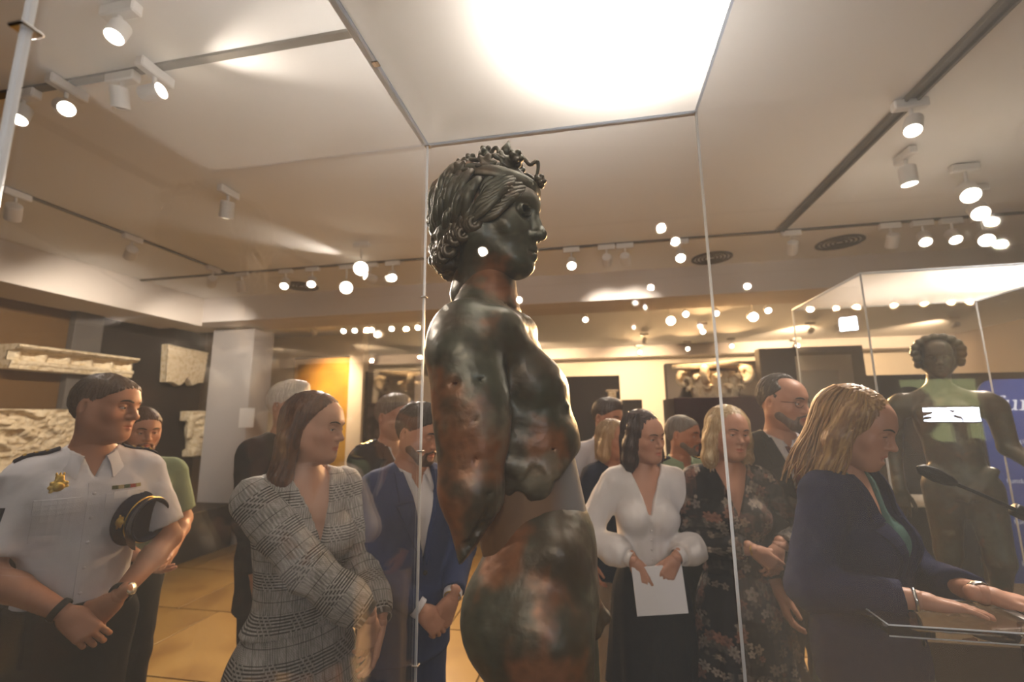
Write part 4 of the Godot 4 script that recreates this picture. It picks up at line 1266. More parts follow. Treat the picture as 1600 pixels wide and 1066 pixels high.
	core.cap(Vector3(0.03, 1.58, 0), Vector3(0.066, 1.37, 0), 0.10, 0.104, 0.02).cap(Vector3(-0.01, 1.5, 0.05), Vector3(0.02, 1.36, 0.05), 0.055, 0.06, 0.03)
	var fill := part(o, "core", skin(core, 0.01).tint(func(p, _n): return Color(0.17, 0.16, 0.15).lerp(Color(0.15, 0.075, 0.03), smoothstep(0.14, 0.09, p.x))), tinted(0.6))
	fill.set_meta("label", "smooth grey filling")
	# head
	var hx := Transform3D(Basis(Vector3.UP, PI / 2 - 0.20) * Basis(Vector3.RIGHT, 0.03) * 1.09, Vector3(-0.028, 2.036, 0.006))
	var hf := head_field(0.98, 0.98, 0.5, 1.05, 1.45)
	for s in [-1.0, 1.0]:   # hollow almond eyes with raised rims
		hf.ball(Vector3(s * 0.031, 0.004, 0.086), Vector3(0.0185, 0.0100, 0.0125), 0.002, rot(s * 0.4), 0)
		hf.ball(Vector3(s * 0.032, 0.004, 0.094), Vector3(0.0155, 0.0078, 0.026), 0.002, rot(s * 0.4), 1)
	var mask := skin(hf, 0.0024)
	for i in mask.v.size():      # a long straight nose, the mouth set lower
		var q := mask.v[i]
		mask.v[i].y -= 0.010 * smoothstep(0.03, 0.075, q.z) * smoothstep(0.012, -0.03, q.y) * smoothstep(-0.118, -0.08, q.y)
	var head := Hull.new().add(mask, hx).normals()
	part(o, "head", head.push(func(p, _n): return 0.0005 * rough.get_noise_3dv(p * 2.0)).tint(patina([[Vector3(-0.03, 1.93, 0.05), 0.05, 0]], 53)), M.bronze)
	var sock := Hull.new()
	for s in [-1.0, 1.0]:
		lathe(sock, [Vector2(0, 0.010), Vector2(0.011, 0.006), Vector2(0.014, 0), Vector2(0.011, -0.006), Vector2(0, -0.010)], 14, hx * Transform3D(Basis(), Vector3(s * 0.031, 0.004, 0.072)))
	part(o, "eye_hollow", fix_out(sock.normals()), M.black)
	# hair: a cap and rolled locks over it
	var hc := Vector3(-0.052, 2.066, 0)
	var hr := Vector3(0.108, 0.108, 0.103)
	var cap := Field.new()
	cap.ball(hc, hr, 0.02).ball(Vector3(-0.115, 1.985, 0), Vector3(0.05, 0.07, 0.078), 0.04)
	cap.cap(Vector3(-0.135, 1.945, -0.045), Vector3(-0.135, 1.94, 0.045), 0.022, 0.022, 0.02)
	cap.ball(Vector3(0.035, 1.975, 0), Vector3(0.095, 0.098, 0.12), 0.012, Basis(), 1)
	var strands := noise(9.0, 71, 3)
	part(o, "hair_cap", skin(cap, 0.005).push(func(p, _n): return 0.0035 * sin(70.0 * (p.x * 0.7 - p.y) + 9.0 * strands.get_noise_3dv(p * 1.4)) + 0.003 * strands.get_noise_3dv(p * 4.0)).tint(patina([], 54)), M.bronze)
	var locks := Hull.new()
	var rng := RandomNumberGenerator.new()
	rng.seed = 12
	var wc := Vector3(-0.034, 2.046, 0)
	var wr := Vector3(0.119, 0.118, 0.101)
	for s in [1.0, -1.0]:
		# long waves that sweep back from the brow over the ear
		for n in 10:
			var u := n / 9.0
			var az := lerpf(0.42, 1.18, u) - (0.12 if s > 0 else -0.12)
			var el := lerpf(0.62, -0.10, u)
			var p := wc + Vector3(cos(az) * cos(el) * wr.x, sin(el) * wr.y, s * sin(az) * cos(el) * wr.z)
			for q in 3:
				wavy_lock(locks, p + Vector3(-0.007 * q, 0.009 * q, 0.0), wc, wr * (1.0 + 0.022 * q), Vector3(-0.8, -0.15 - 0.25 * u, s * 0.55), lerpf(0.14, 0.10, u) + 0.012 * q, 0.0080, s * 0.75 * (1 if q != 1 else -1), s * 0.25 * q)
		for n in 60:
			var a := rng.randf_range(1.35, 3.1)
			var e := rng.randf_range(-0.75, 0.9)
			var p := hc + Vector3(cos(a) * cos(e) * hr.x, sin(e) * hr.y, s * sin(a) * cos(e) * hr.z)
			if p.x > -0.035 and p.y < 2.0: continue
			wavy_lock(locks, p, hc, hr * rng.randf_range(1.0, 1.07), Vector3(-0.5, -0.9, s * 0.1), rng.randf_range(0.08, 0.13), rng.randf_range(0.007, 0.0115), rng.randf_range(-0.45, 0.45), rng.randf_range(-0.6, 0.6))
		for n in 22:   # rolled ends along the nape and below the ear
			var u := n / 21.0
			var p := Vector3(lerpf(-0.155, -0.045, u), lerpf(1.955, 2.005, u * u) + rng.randf_range(-0.016, 0.022), s * lerpf(0.02, 0.092, sqrt(u)))
			var pts := []
			for i in 10:
				var th := i * 0.62
				var rr := 0.016 - 0.0012 * i
				pts.append(p + Vector3(cos(th) * rr * 0.8, -sin(th) * rr, s * (0.004 * i * 0.25 + 0.004)))
			tube(locks, pts, taper([0.008, 0.0085, 0.005], 10), 7)
	for n in 8: wavy_lock(locks, hc + Vector3(hr.x * 0.80, hr.y * 0.52, -0.045 + 0.0125 * n), hc, hr * 1.03, Vector3(0.3, -0.8, 0.5 if n % 2 else -0.5), 0.035, 0.008, 0.8, 1.0)
	part(o, "hair_locks", locks.normals().tint(patina([], 55)), M.bronze)
	# ivy wreath: a band, stems, leaves and berry clusters
	var band := []
	for i in 33:
		var a := TAU * i / 32.0
		band.append(Vector3(-0.034, 2.122, 0.0) + Basis(Vector3.UP, -0.2) * Basis(Vector3(0, 0, 1), -0.20) * Vector3(cos(a) * 0.119, 0.0, sin(a) * 0.100))
	part(o, "fillet", tube(Hull.new(), band, taper([0.015, 0.015], 33), 10, 0.34, Vector3.UP).normals().tint(patina([], 56)), M.bronze)
	var clusters := [[Vector3(-0.031, 2.187, 0.045), 0.018], [Vector3(-0.064, 2.168, 0.055), 0.016], [Vector3(-0.062, 2.148, 0.075), 0.012], [Vector3(0.040, 2.152, 0.068), 0.019], [Vector3(0.086, 2.120, 0.02), 0.016], [Vector3(0.03, 2.183, -0.03), 0.017], [Vector3(-0.09, 2.152, -0.05), 0.017], [Vector3(0.05, 2.139, -0.075), 0.018]]
	for c in clusters:
		var b := Field.new()
		b.ball(c[0], Vector3.ONE * (c[1] as float) * 0.85, 0.003)
		for i in 14:
			var y := 1.0 - 2.0 * (i + 0.5) / 14.0
			var th := i * 2.39996
			b.ball((c[0] as Vector3) + Vector3(cos(th) * sqrt(1 - y * y), y, sin(th) * sqrt(1 - y * y)) * (c[1] as float) * 0.78, Vector3.ONE * (c[1] as float) * 0.36, 0.002)
		part(o, "berry_cluster", skin(b, 0.0019).tint(patina([], 57)), M.bronze)
	part(o, "bud", lathe(Hull.new(), [Vector2(0, 0.027), Vector2(0.006, 0.016), Vector2(0.012, 0.004), Vector2(0.011, -0.008), Vector2(0, -0.014)], 14, Transform3D(rot(0, 0, -0.25), Vector3(0.018, 2.178, 0.06))).normals().tint(patina([], 58)), M.bronze)
	var stems := [[Vector3(-0.022, 2.170, 0.055), Vector3(-0.010, 2.187, 0.06), Vector3(0.0, 2.183, 0.065), Vector3(0.002, 2.165, 0.07)], [Vector3(0.022, 2.174, 0.05), Vector3(0.04, 2.181, 0.045), Vector3(0.055, 2.165, 0.045), Vector3(0.068, 2.152, 0.04), Vector3(0.083, 2.161, 0.035), Vector3(0.085, 2.148, 0.03), Vector3(0.080, 2.130, 0.025)],
		[Vector3(-0.06, 2.152, 0.085), Vector3(-0.03, 2.143, 0.095), Vector3(0.0, 2.152, 0.09), Vector3(0.02, 2.143, 0.085)], [Vector3(-0.11, 2.113, 0.085), Vector3(-0.085, 2.130, 0.09), Vector3(-0.07, 2.122, 0.1)], [Vector3(0.02, 2.174, -0.05), Vector3(0.05, 2.174, -0.04), Vector3(0.08, 2.139, -0.02)]]
	for s in stems:
		var pts := bent(s, 5)
		part(o, "wreath_stem", tube(Hull.new(), pts, taper([0.0045, 0.005, 0.0035], pts.size()), 8).normals().tint(patina([], 59)), M.bronze)
	for l in [[Vector3(-0.02, 2.126, 0.098), 0.3, 0.5], [Vector3(-0.075, 2.117, 0.098), -0.5, 0.7], [Vector3(-0.125, 2.096, 0.075), -0.9, 1.0], [Vector3(-0.1, 2.069, 0.095), 0.4, 0.9], [Vector3(0.01, 2.139, 0.085), 1.0, 0.4], [Vector3(-0.15, 2.061, 0.055), -0.4, 1.2], [Vector3(-0.09, 2.148, 0.06), 0.8, 0.7], [Vector3(-0.115, 2.035, 0.085), 0.1, 1.0]]:
		var lf := Field.new()
		var at: Vector3 = l[0]
		var nn := ((at - hc) / (hr * hr)).normalized()
		var bz := Basis(nn.cross(Vector3.UP).normalized(), Vector3.UP, nn).orthonormalized() * Basis(Vector3(0, 0, 1), l[1])
		for q in [[0.0, 0.016], [0.9, 0.013], [-0.9, 0.013], [2.0, 0.009], [-2.0, 0.009]]:
			var dd: Vector3 = bz * Vector3(sin(q[0]), cos(q[0]), 0.12)
			lf.ball(at + dd * 0.014, Vector3(q[1] * 0.55, q[1], 0.0042), 0.004, bz * Basis(Vector3(0, 0, 1), -q[0]))
		part(o, "ivy_leaf", skin(lf, 0.0022).tint(patina([], 60)), M.bronze)
	part(o, "base", lathe(Hull.new(), [Vector2(0, 0.44), Vector2(0.26, 0.44), Vector2(0.26, 0.49), Vector2(0.25, 0.5), Vector2(0, 0.5)], 40, Transform3D(Basis(), Vector3(0.06, 0, 0))).normals(), M.charcoal)
	build_second_statue()

# the second bronze: seen from the front, one forearm stretched out
func build_second_statue() -> void:
	var o := thing("bronze_statue", "standing nude bronze figure seen from the front with an outstretched forearm inside the second case", "statue", Vector3(1.98, 0, -3.03), -0.42)
	var f := Field.new()
	f.cap(Vector3(0, 1.83, -0.01), Vector3(0, 1.70, -0.015), 0.048, 0.055, 0.03)
	f.ball(Vector3(0, 1.545, 0), Vector3(0.14, 0.17, 0.105), 0.03).ball(Vector3(0.01, 1.37, 0.01), Vector3(0.125, 0.15, 0.095), 0.05)
	f.ball(Vector3(0.02, 1.22, 0), Vector3(0.145, 0.12, 0.11), 0.05)
	for s in [1.0, -1.0]:
		f.cap(Vector3(s * 0.02, 1.715, -0.015), Vector3(s * 0.15, 1.645, -0.01), 0.045, 0.055, 0.05)
		f.ball(Vector3(s * 0.065, 1.585, 0.07), Vector3(0.068, 0.058, 0.045), 0.03)
		f.ball(Vector3(s * 0.18, 1.64, -0.005), Vector3(0.062, 0.07, 0.062), 0.03)
		f.cap(Vector3(0.02 + s * 0.08, 1.17, 0.01), Vector3(0.02 + s * 0.095, 0.82, 0.02 + 0.03 * s), 0.092, 0.06, 0.04)
		f.cap(Vector3(0.02 + s * 0.095, 0.82, 0.02 + 0.03 * s), Vector3(s * 0.1, 0.59, 0.0), 0.055, 0.036, 0.03)
		f.cap(Vector3(s * 0.1, 0.575, 0.0), Vector3(s * 0.12, 0.57, 0.12), 0.034, 0.02, 0.03)
		f.cap(Vector3(0.02 + s * 0.13, 1.28, 0.07), Vector3(0.02 + s * 0.03, 1.15, 0.1), 0.02, 0.02, 0.04)
	f.cap(Vector3(0.02, 1.16, 0.1), Vector3(0.02, 1.115, 0.115), 0.018, 0.014, 0.015)
	f.cap(Vector3(0.215, 1.62, 0), Vector3(0.235, 1.40, 0.0), 0.055, 0.044, 0.03)
	f.cap(Vector3(0.235, 1.40, 0.0), Vector3(0.33, 1.275, 0.16), 0.044, 0.03, 0.02)
	f.cap(Vector3(-0.215, 1.62, 0), Vector3(-0.25, 1.38, -0.03), 0.055, 0.046, 0.03)
	f.cap(Vector3(-0.25, 1.38, -0.03), Vector3(-0.25, 1.15, 0.03), 0.044, 0.032, 0.02)
	var pat := patina([], 81)
	part(o, "body", skin(f, 0.009).tint(pat), M.bronze)
	for s in [1.0, -1.0]:
		var to := Transform3D()
		if s > 0: to = Transform3D(Basis(Vector3(-0.75, -0.35, 0.55), Vector3(0.45, -0.6, 0.68), Vector3(0, 0, 0)), Vector3(0.33, 1.275, 0.16))
		else: to = Transform3D(Basis(Vector3(1, 0, 0), Vector3(0, -1, 0.1), Vector3(0, 0, 0)), Vector3(-0.25, 1.15, 0.03))
		var y := to.basis.y.normalized()
		var z := to.basis.x.cross(y).normalized()
		to.basis = Basis(y.cross(z), y, z)
		part(o, "hand", Hull.new().add(hand_hull("easy"), to).tint(pat), M.bronze)
	part(o, "head", Hull.new().add(skin(lids(head_field(0.98, 0.98, 0.5, 1.0, 1.1), 0.98, 0.2), 0.004), Transform3D(rot(-0.1, 0.16) * 0.96, Vector3(0.01, 1.915, 0.012))).tint(pat), M.bronze)
	var hair := Field.new()
	var c := Vector3(0.008, 1.95, -0.012)
	hair.ball(c, Vector3(0.088, 0.098, 0.105), 0.02)
	hair.ball(Vector3(0.008, 1.89, 0.09), Vector3(0.058, 0.082, 0.07), 0.01, Basis(), 1)
	for i in 34:
		var a := -0.5 + (PI + 1.0) * i / 33.0
		hair.ball(c + Vector3(cos(a) * 0.100, sin(a) * 0.085 - 0.01, 0.045 + 0.012 * (i % 3)), Vector3.ONE * (0.017 + 0.004 * (i % 3)), 0.006)
	for i in 14: hair.ball(c + Vector3((0.085 + 0.012 * (i % 2)) * (1 if i % 2 else -1), -0.03 - 0.008 * (i / 2), 0.01 + 0.008 * (i % 4)), Vector3.ONE * 0.02, 0.008)
	part(o, "hair", skin(hair, 0.005).tint(pat), M.bronze)
	part(o, "base", lathe(Hull.new(), [Vector2(0, 0.50), Vector2(0.27, 0.50), Vector2(0.27, 0.535), Vector2(0.26, 0.545), Vector2(0, 0.545)], 40).normals(), M.charcoal)

# ---------------------------------------------------------------- people (own frame: feet at y = 0, facing +z, +x is the person's left; built 1.75 m tall and scaled)
const NECK := Vector3(0, 1.475, -0.012)
var fold_a := noise(5.5, 91, 3)
var fold_b := noise(14.0, 92, 3)

func ik(s: Vector3, w: Vector3, pole: Vector3, l1 := 0.285, l2 := 0.255) -> Array:
	var d := w - s
	var l := d.length()
	if l > (l1 + l2) * 0.995:
		d = d / l * (l1 + l2) * 0.995
		l = d.length()
		w = s + d
	var u := d / l
	var x := (l1 * l1 - l2 * l2 + l * l) / (2.0 * l)
	var h := sqrt(maxf(l1 * l1 - x * x, 0.0))
	var side := (pole - u * u.dot(pole)).normalized()
	return [s + u * x + side * h, w]

class Build extends RefCounted:
	var female := false
	var bulk := 1.0
	var sh := 0.175
	var chest := Vector2(0.15, 0.105)
	var waist := Vector2(0.135, 0.095)
	var hip := Vector2(0.150, 0.108)
	var belly := 0.0
	var s: Array = []      # shoulders, elbows, wrists: index 0 right (-x), 1 left (+x)
	var e: Array = []
	var w: Array = []

func torso_field(f: Field, b: Build, o: float, k := 1.0) -> Field:
	var q := b.bulk
	f.ball(Vector3(0, 1.285, -0.005), Vector3(b.chest.x * q + o, 0.19 + o * 0.5, b.chest.y * q + o), 0.03 * k)
	f.ball(Vector3(0, 1.09, 0.0), Vector3(b.waist.x * q + o, 0.17, b.waist.y * q + o), 0.07 * k)
	f.ball(Vector3(0, 0.925, -0.005), Vector3(b.hip.x * q + o - (0.012 if o < 0.0 else 0.0), 0.15, b.hip.y * q + o - (0.012 if o < 0.0 else 0.0)), 0.05 * k)
	if b.belly > 0.0: f.ball(Vector3(0, 1.08, 0.035), Vector3(b.waist.x * q * 0.9 + o, 0.13, b.waist.y * q + b.belly + o), 0.06)
	for n in 2:
		var x := -1.0 if n == 0 else 1.0
		f.cap(Vector3(x * 0.035, 1.452, -0.02), Vector3(x * (b.sh - 0.03), 1.412, -0.012), 0.045 + o * 0.7, 0.053 + o * 0.8, 0.06 * k)
		if b.female: f.ball(Vector3(x * 0.068 * q, 1.255, 0.078 * q), Vector3(0.062 + o * 0.6, 0.062 + o * 0.6, 0.05 + o * 0.7), 0.035)
		else: f.ball(Vector3(x * 0.07, 1.32, 0.062 * q), Vector3(0.075 + o * 0.5, 0.07 + o * 0.5, 0.042 + o * 0.7), 0.04)
	return f

func skirt_hull(y0: float, y1: float, r0: Vector2, rm: Vector2, r1: Vector2, folds: int, amp: float, z0 := 0.0, seed_ := 1) -> Hull:
	# a hanging skirt: waist, hip, hem; its inside is closed a little above the hem
	var h := Hull.new()
	var rows := 34
	var segs := 96
	var nz := noise(1.1, seed_, 2)
	for j in rows + 1:
		var u := float(j) / rows
		var r := r0.lerp(rm, sin(minf(u / 0.35, 1.0) * PI / 2)) if u < 0.35 else rm.lerp(r1, (u - 0.35) / 0.65)
		for i in segs:
			var a := TAU * i / segs
			var wob: float = amp * pow(u, 1.3) * (sin(a * folds + 2.2 * nz.get_noise_2d(cos(a) * 2.0, sin(a) * 2.0) + u * 0.8) + 0.5 * sin(a * (folds * 2 + 1) + 3.0 * u))
			h.vert(Vector3(cos(a) * (r.x + wob), lerpf(y0, y1, u) + 0.006 * sin(a * 3.0) * u, sin(a) * (r.y + wob) + z0), Color.WHITE, Vector2(a / TAU, u))
	for j in rows:
		for i in segs:
			var q := j * segs + i
			var q2 := j * segs + (i + 1) % segs
			h.quad(q, q + segs, q2 + segs, q2)
	var c0 := h.vert(Vector3(0, y0, z0))
	var c1 := h.vert(Vector3(0, y1 + 0.06, z0))
	for i in segs:
		h.idx.append_array([c0, i, (i + 1) % segs, c1, rows * segs + (i + 1) % segs, rows * segs + i])
	return fix_out(h.normals())

func collar_hull(r: float, y: float, height: float, gap: float, fall: float, point: float) -> Hull:
	# a turned-down collar round the neck, open at the front
	var h := Hull.new()
	var segs := 36
	var rows := 6
	for i in segs + 1:
		var u := float(i) / segs
		var a := lerpf(gap, TAU - gap, u)
		var front := pow(absf(u - 0.5) * 2.0, 2.0)
		var d := Vector3(sin(a), 0, cos(a))
		var base := Vector3(NECK.x, y - 0.045 * front, NECK.z + 0.004) + Vector3(d.x * r, 0, d.z * r * 1.02)
		var prof := [Vector2(0.002, -0.012), Vector2(-0.001, height * 0.7), Vector2(0.004, height), Vector2(0.011, height * 0.93), Vector2(0.020 + 0.012 * front, height * 0.3 - fall * 0.5), Vector2(0.027 + 0.026 * front, -fall - point * pow(front, 3.0)), Vector2(0.023 + 0.024 * front, -fall - point * pow(front, 3.0))]
		for p in prof: h.vert(base + d * (p.x as float) + Vector3(0, p.y, 0))
	for i in segs:
		for j in rows:
			var q := i * 7 + j
			h.quad(q, q + 7, q + 8, q + 1)
	return h.normals()

func hair_color(c1: Color, c2: Color, seed_: int) -> Callable:
	var nz := noise(1.0, seed_, 3)
	return func(p: Vector3, _n: Vector3) -> Color:
		var a := atan2(p.x, -p.z + 0.02)
		var v := nz.get_noise_3d(a * 16.0, p.y * 7.0, (p.x * p.x + p.z * p.z) * 60.0)
		return c1.lerp(c2, smoothstep(-0.25, 0.45, v))

func hair_hull(style: String, w: float, length: float, seed_: int) -> Hull:
	var f := Field.new()
	var strands := noise(1.0, seed_, 3)
	var h: Hull
	var comb := func(p: Vector3, _n: Vector3) -> float:
		var a := atan2(p.x, -p.z + 0.02)
		return 0.0042 * strands.get_noise_3d(a * 15.0, p.y * 9.0, p.z * 9.0) + 0.0014 * sin(a * 90.0 + 12.0 * strands.get_noise_3d(p.x * 9, p.y * 9, p.z * 9))
	if style == "short" or style == "receding" or style == "crop":
		var lift := 0.004 if style == "crop" else 0.0
		f.ball(Vector3(0, 0.036 - lift, -0.015), Vector3(0.083 * w - lift * 0.5, 0.099 - lift * 0.5, 0.106 - lift * 0.5), 0.01)
		if style != "receding": f.ball(Vector3(0, 0.052 - lift, 0.044), Vector3(0.067 * w, 0.054, 0.055), 0.02)
		if style == "short": f.ball(Vector3(0.01, 0.105, 0.035), Vector3(0.058, 0.032, 0.055), 0.03)
		f.keep(Vector3(0, -0.80, 0.60), Vector3(0, 0.066 if style != "receding" else 0.088, 0.088 if style != "receding" else 0.07), 0.010)
		if style == "receding":
			for s in [-1.0, 1.0]: f.ball(Vector3(s * 0.045, 0.105, 0.06), Vector3(0.035, 0.04, 0.05), 0.02, Basis(), 1)
		for s in [-1.0, 1.0]:
			f.cap(Vector3(s * 0.073 * w, 0.03, 0.012), Vector3(s * 0.074 * w, -0.005, 0.010), 0.008, 0.005, 0.01)
		h = skin(f, 0.0032).push(comb)
		return h
	# long hair: a cap, curtains at the sides and the back
	f.ball(Vector3(0, 0.040, -0.020), Vector3(0.089 * w, 0.099, 0.108), 0.02)
	var drop := -0.06 - length
	for s in [-1.0, 1.0]:
		var out := 0.012 if style == "tucked" else 0.0
		var pts := [Vector3(s * 0.070 * w, 0.05, 0.0 - out), Vector3(s * 0.083 * w, -0.04, -0.012 - out * 2.0), Vector3(s * 0.088 * w, -0.04 + drop * 0.45, -0.015 - out * 2.5), Vector3(s * (0.085 if style != "wavy" else 0.105), drop, -0.02 - out * 3.0)]
		for i in 3: f.cap(pts[i], pts[i + 1], [0.032, 0.036, 0.036][i], [0.036, 0.036, 0.022][i], 0.03)
	f.ball(Vector3(0, drop * 0.5 + 0.02, -0.070), Vector3(0.086 * w, absf(drop) * 0.5 + 0.07, 0.046), 0.04)
	if style == "tucked":
		f.ball(Vector3(0, -0.030, 0.068), Vector3(0.105, 0.11, 0.082), 0.02, Basis(), 1)
		f.ball(Vector3(0, 0.02, 0.100), Vector3(0.058, 0.066, 0.070), 0.02, Basis(), 1)
	else:
		f.ball(Vector3(0, -0.075, 0.100), Vector3(0.058 * w, 0.148, 0.095), 0.016, Basis(), 1)
	f.ball(Vector3(0.008, 0.142, 0.02), Vector3(0.004, 0.012, 0.07), 0.01, Basis(), 1)
	f.ball(Vector3(0, -0.13, 0.0), Vector3(0.058, 0.08, 0.058), 0.01, Basis(), 1)
	h = skin(f, 0.005).push(comb)
	# single locks over it
	var rng := RandomNumberGenerator.new()
	rng.seed = seed_
	for n in 90:
		var a: float = rng.randf_range(0.95 if style != "tucked" else 1.3, TAU - (0.95 if style != "tucked" else 1.3))
		var amp := rng.randf_range(0.004, 0.010) * (2.2 if style == "wavy" else 1.0)
		var ph := rng.randf_range(0, TAU)
		var end := drop - rng.randf_range(-0.05, 0.025)
		var pts := []
		for i in 14:
			var u := i / 13.0
			var y := lerpf(0.12, end, u)
			var rr := Vector2(0.089 * w, 0.108)
			var k := sqrt(maxf(0.0, 1.0 - pow(maxf(0.0, (y - 0.04) / 0.1), 2.0))) if y > 0.04 else 1.0
			k += 0.03 + (0.28 * smoothstep(-0.02, end, y) if style == "wavy" else 0.02 * u)
			var zz := cos(a) * rr.y * k - 0.020
			var p := Vector3(sin(a) * rr.x * k * (1.12 if y < 0 else 1.0), y, minf(zz, 0.03 if y < 0.04 else 1.0) if style != "tucked" else minf(zz, -0.01 if y < 0.04 else 1.0))
			p += Vector3(cos(a), 0, -sin(a)) * amp * sin(ph + u * 9.0) * u
			if style == "tucked" and y < 0.0: p.z = lerpf(p.z, -0.075, 0.35)
			pts.append(p)
		tube(h, pts, taper([0.004, 0.0085, 0.008, 0.006, 0.002], 14), 6, 0.5)
	return h.normals()

var brow_field: Field
func drop_on(p: Vector3) -> Vector3:     # onto the brow, along -z
	if brow_field == null: brow_field = head_field(1.0, 1.0, 0.6, 1.0, 1.0)
	var l := brow_field.all()
	for i in 14: p.z -= brow_field.at(p, l) * 0.85
	return p

func skin_mat(col: Color) -> StandardMaterial3D:
	var m := tinted(0.48, 0.0, col)
	m.metallic_specular = 0.45
	return m

func cloth(col: Color, rough := 0.85, sheen := 0.06) -> StandardMaterial3D:
	var m := tri_map(mat(col, rough), 9.0, null, M.weave, 0.06)
	m.metallic_specular = 0.18
	m.rim_enabled = true
	m.rim = sheen
	m.rim_tint = 0.6
	return m

func folded(h: Hull, amp := 0.006, stretch := Vector3(1.2, 0.7, 1.2)) -> Hull:
	return h.push(func(p, _n): return amp * (fold_a.get_noise_3dv(p * stretch) + 0.45 * fold_b.get_noise_3dv(p * stretch)))

func arms_field(f: Field, b: Build, upto: float, r0: float, r1: float, r2: float, which := 2) -> Field:
	# sleeves: upto 0..1 covers the upper arm, 1..2 the forearm
	for n in 2:
		if which < 2 and n != which: continue
		var s: Vector3 = b.s[n]
		var e: Vector3 = b.e[n]
		var w: Vector3 = b.w[n]
		if upto < 1.0:
			var q := s.lerp(e, upto)
			f.cone(s + (e - s) * 0.05, q, r0, r1, 0.035)
			f.ball(s, Vector3(r0, r0, r0), 0.03)
		else:
			f.cap(s, e, r0, r1, 0.03)
			f.cone(e + (e - w).normalized() * 0.0, e.lerp(w, upto - 1.0), r1 * 0.98, r2, 0.03)
	return f

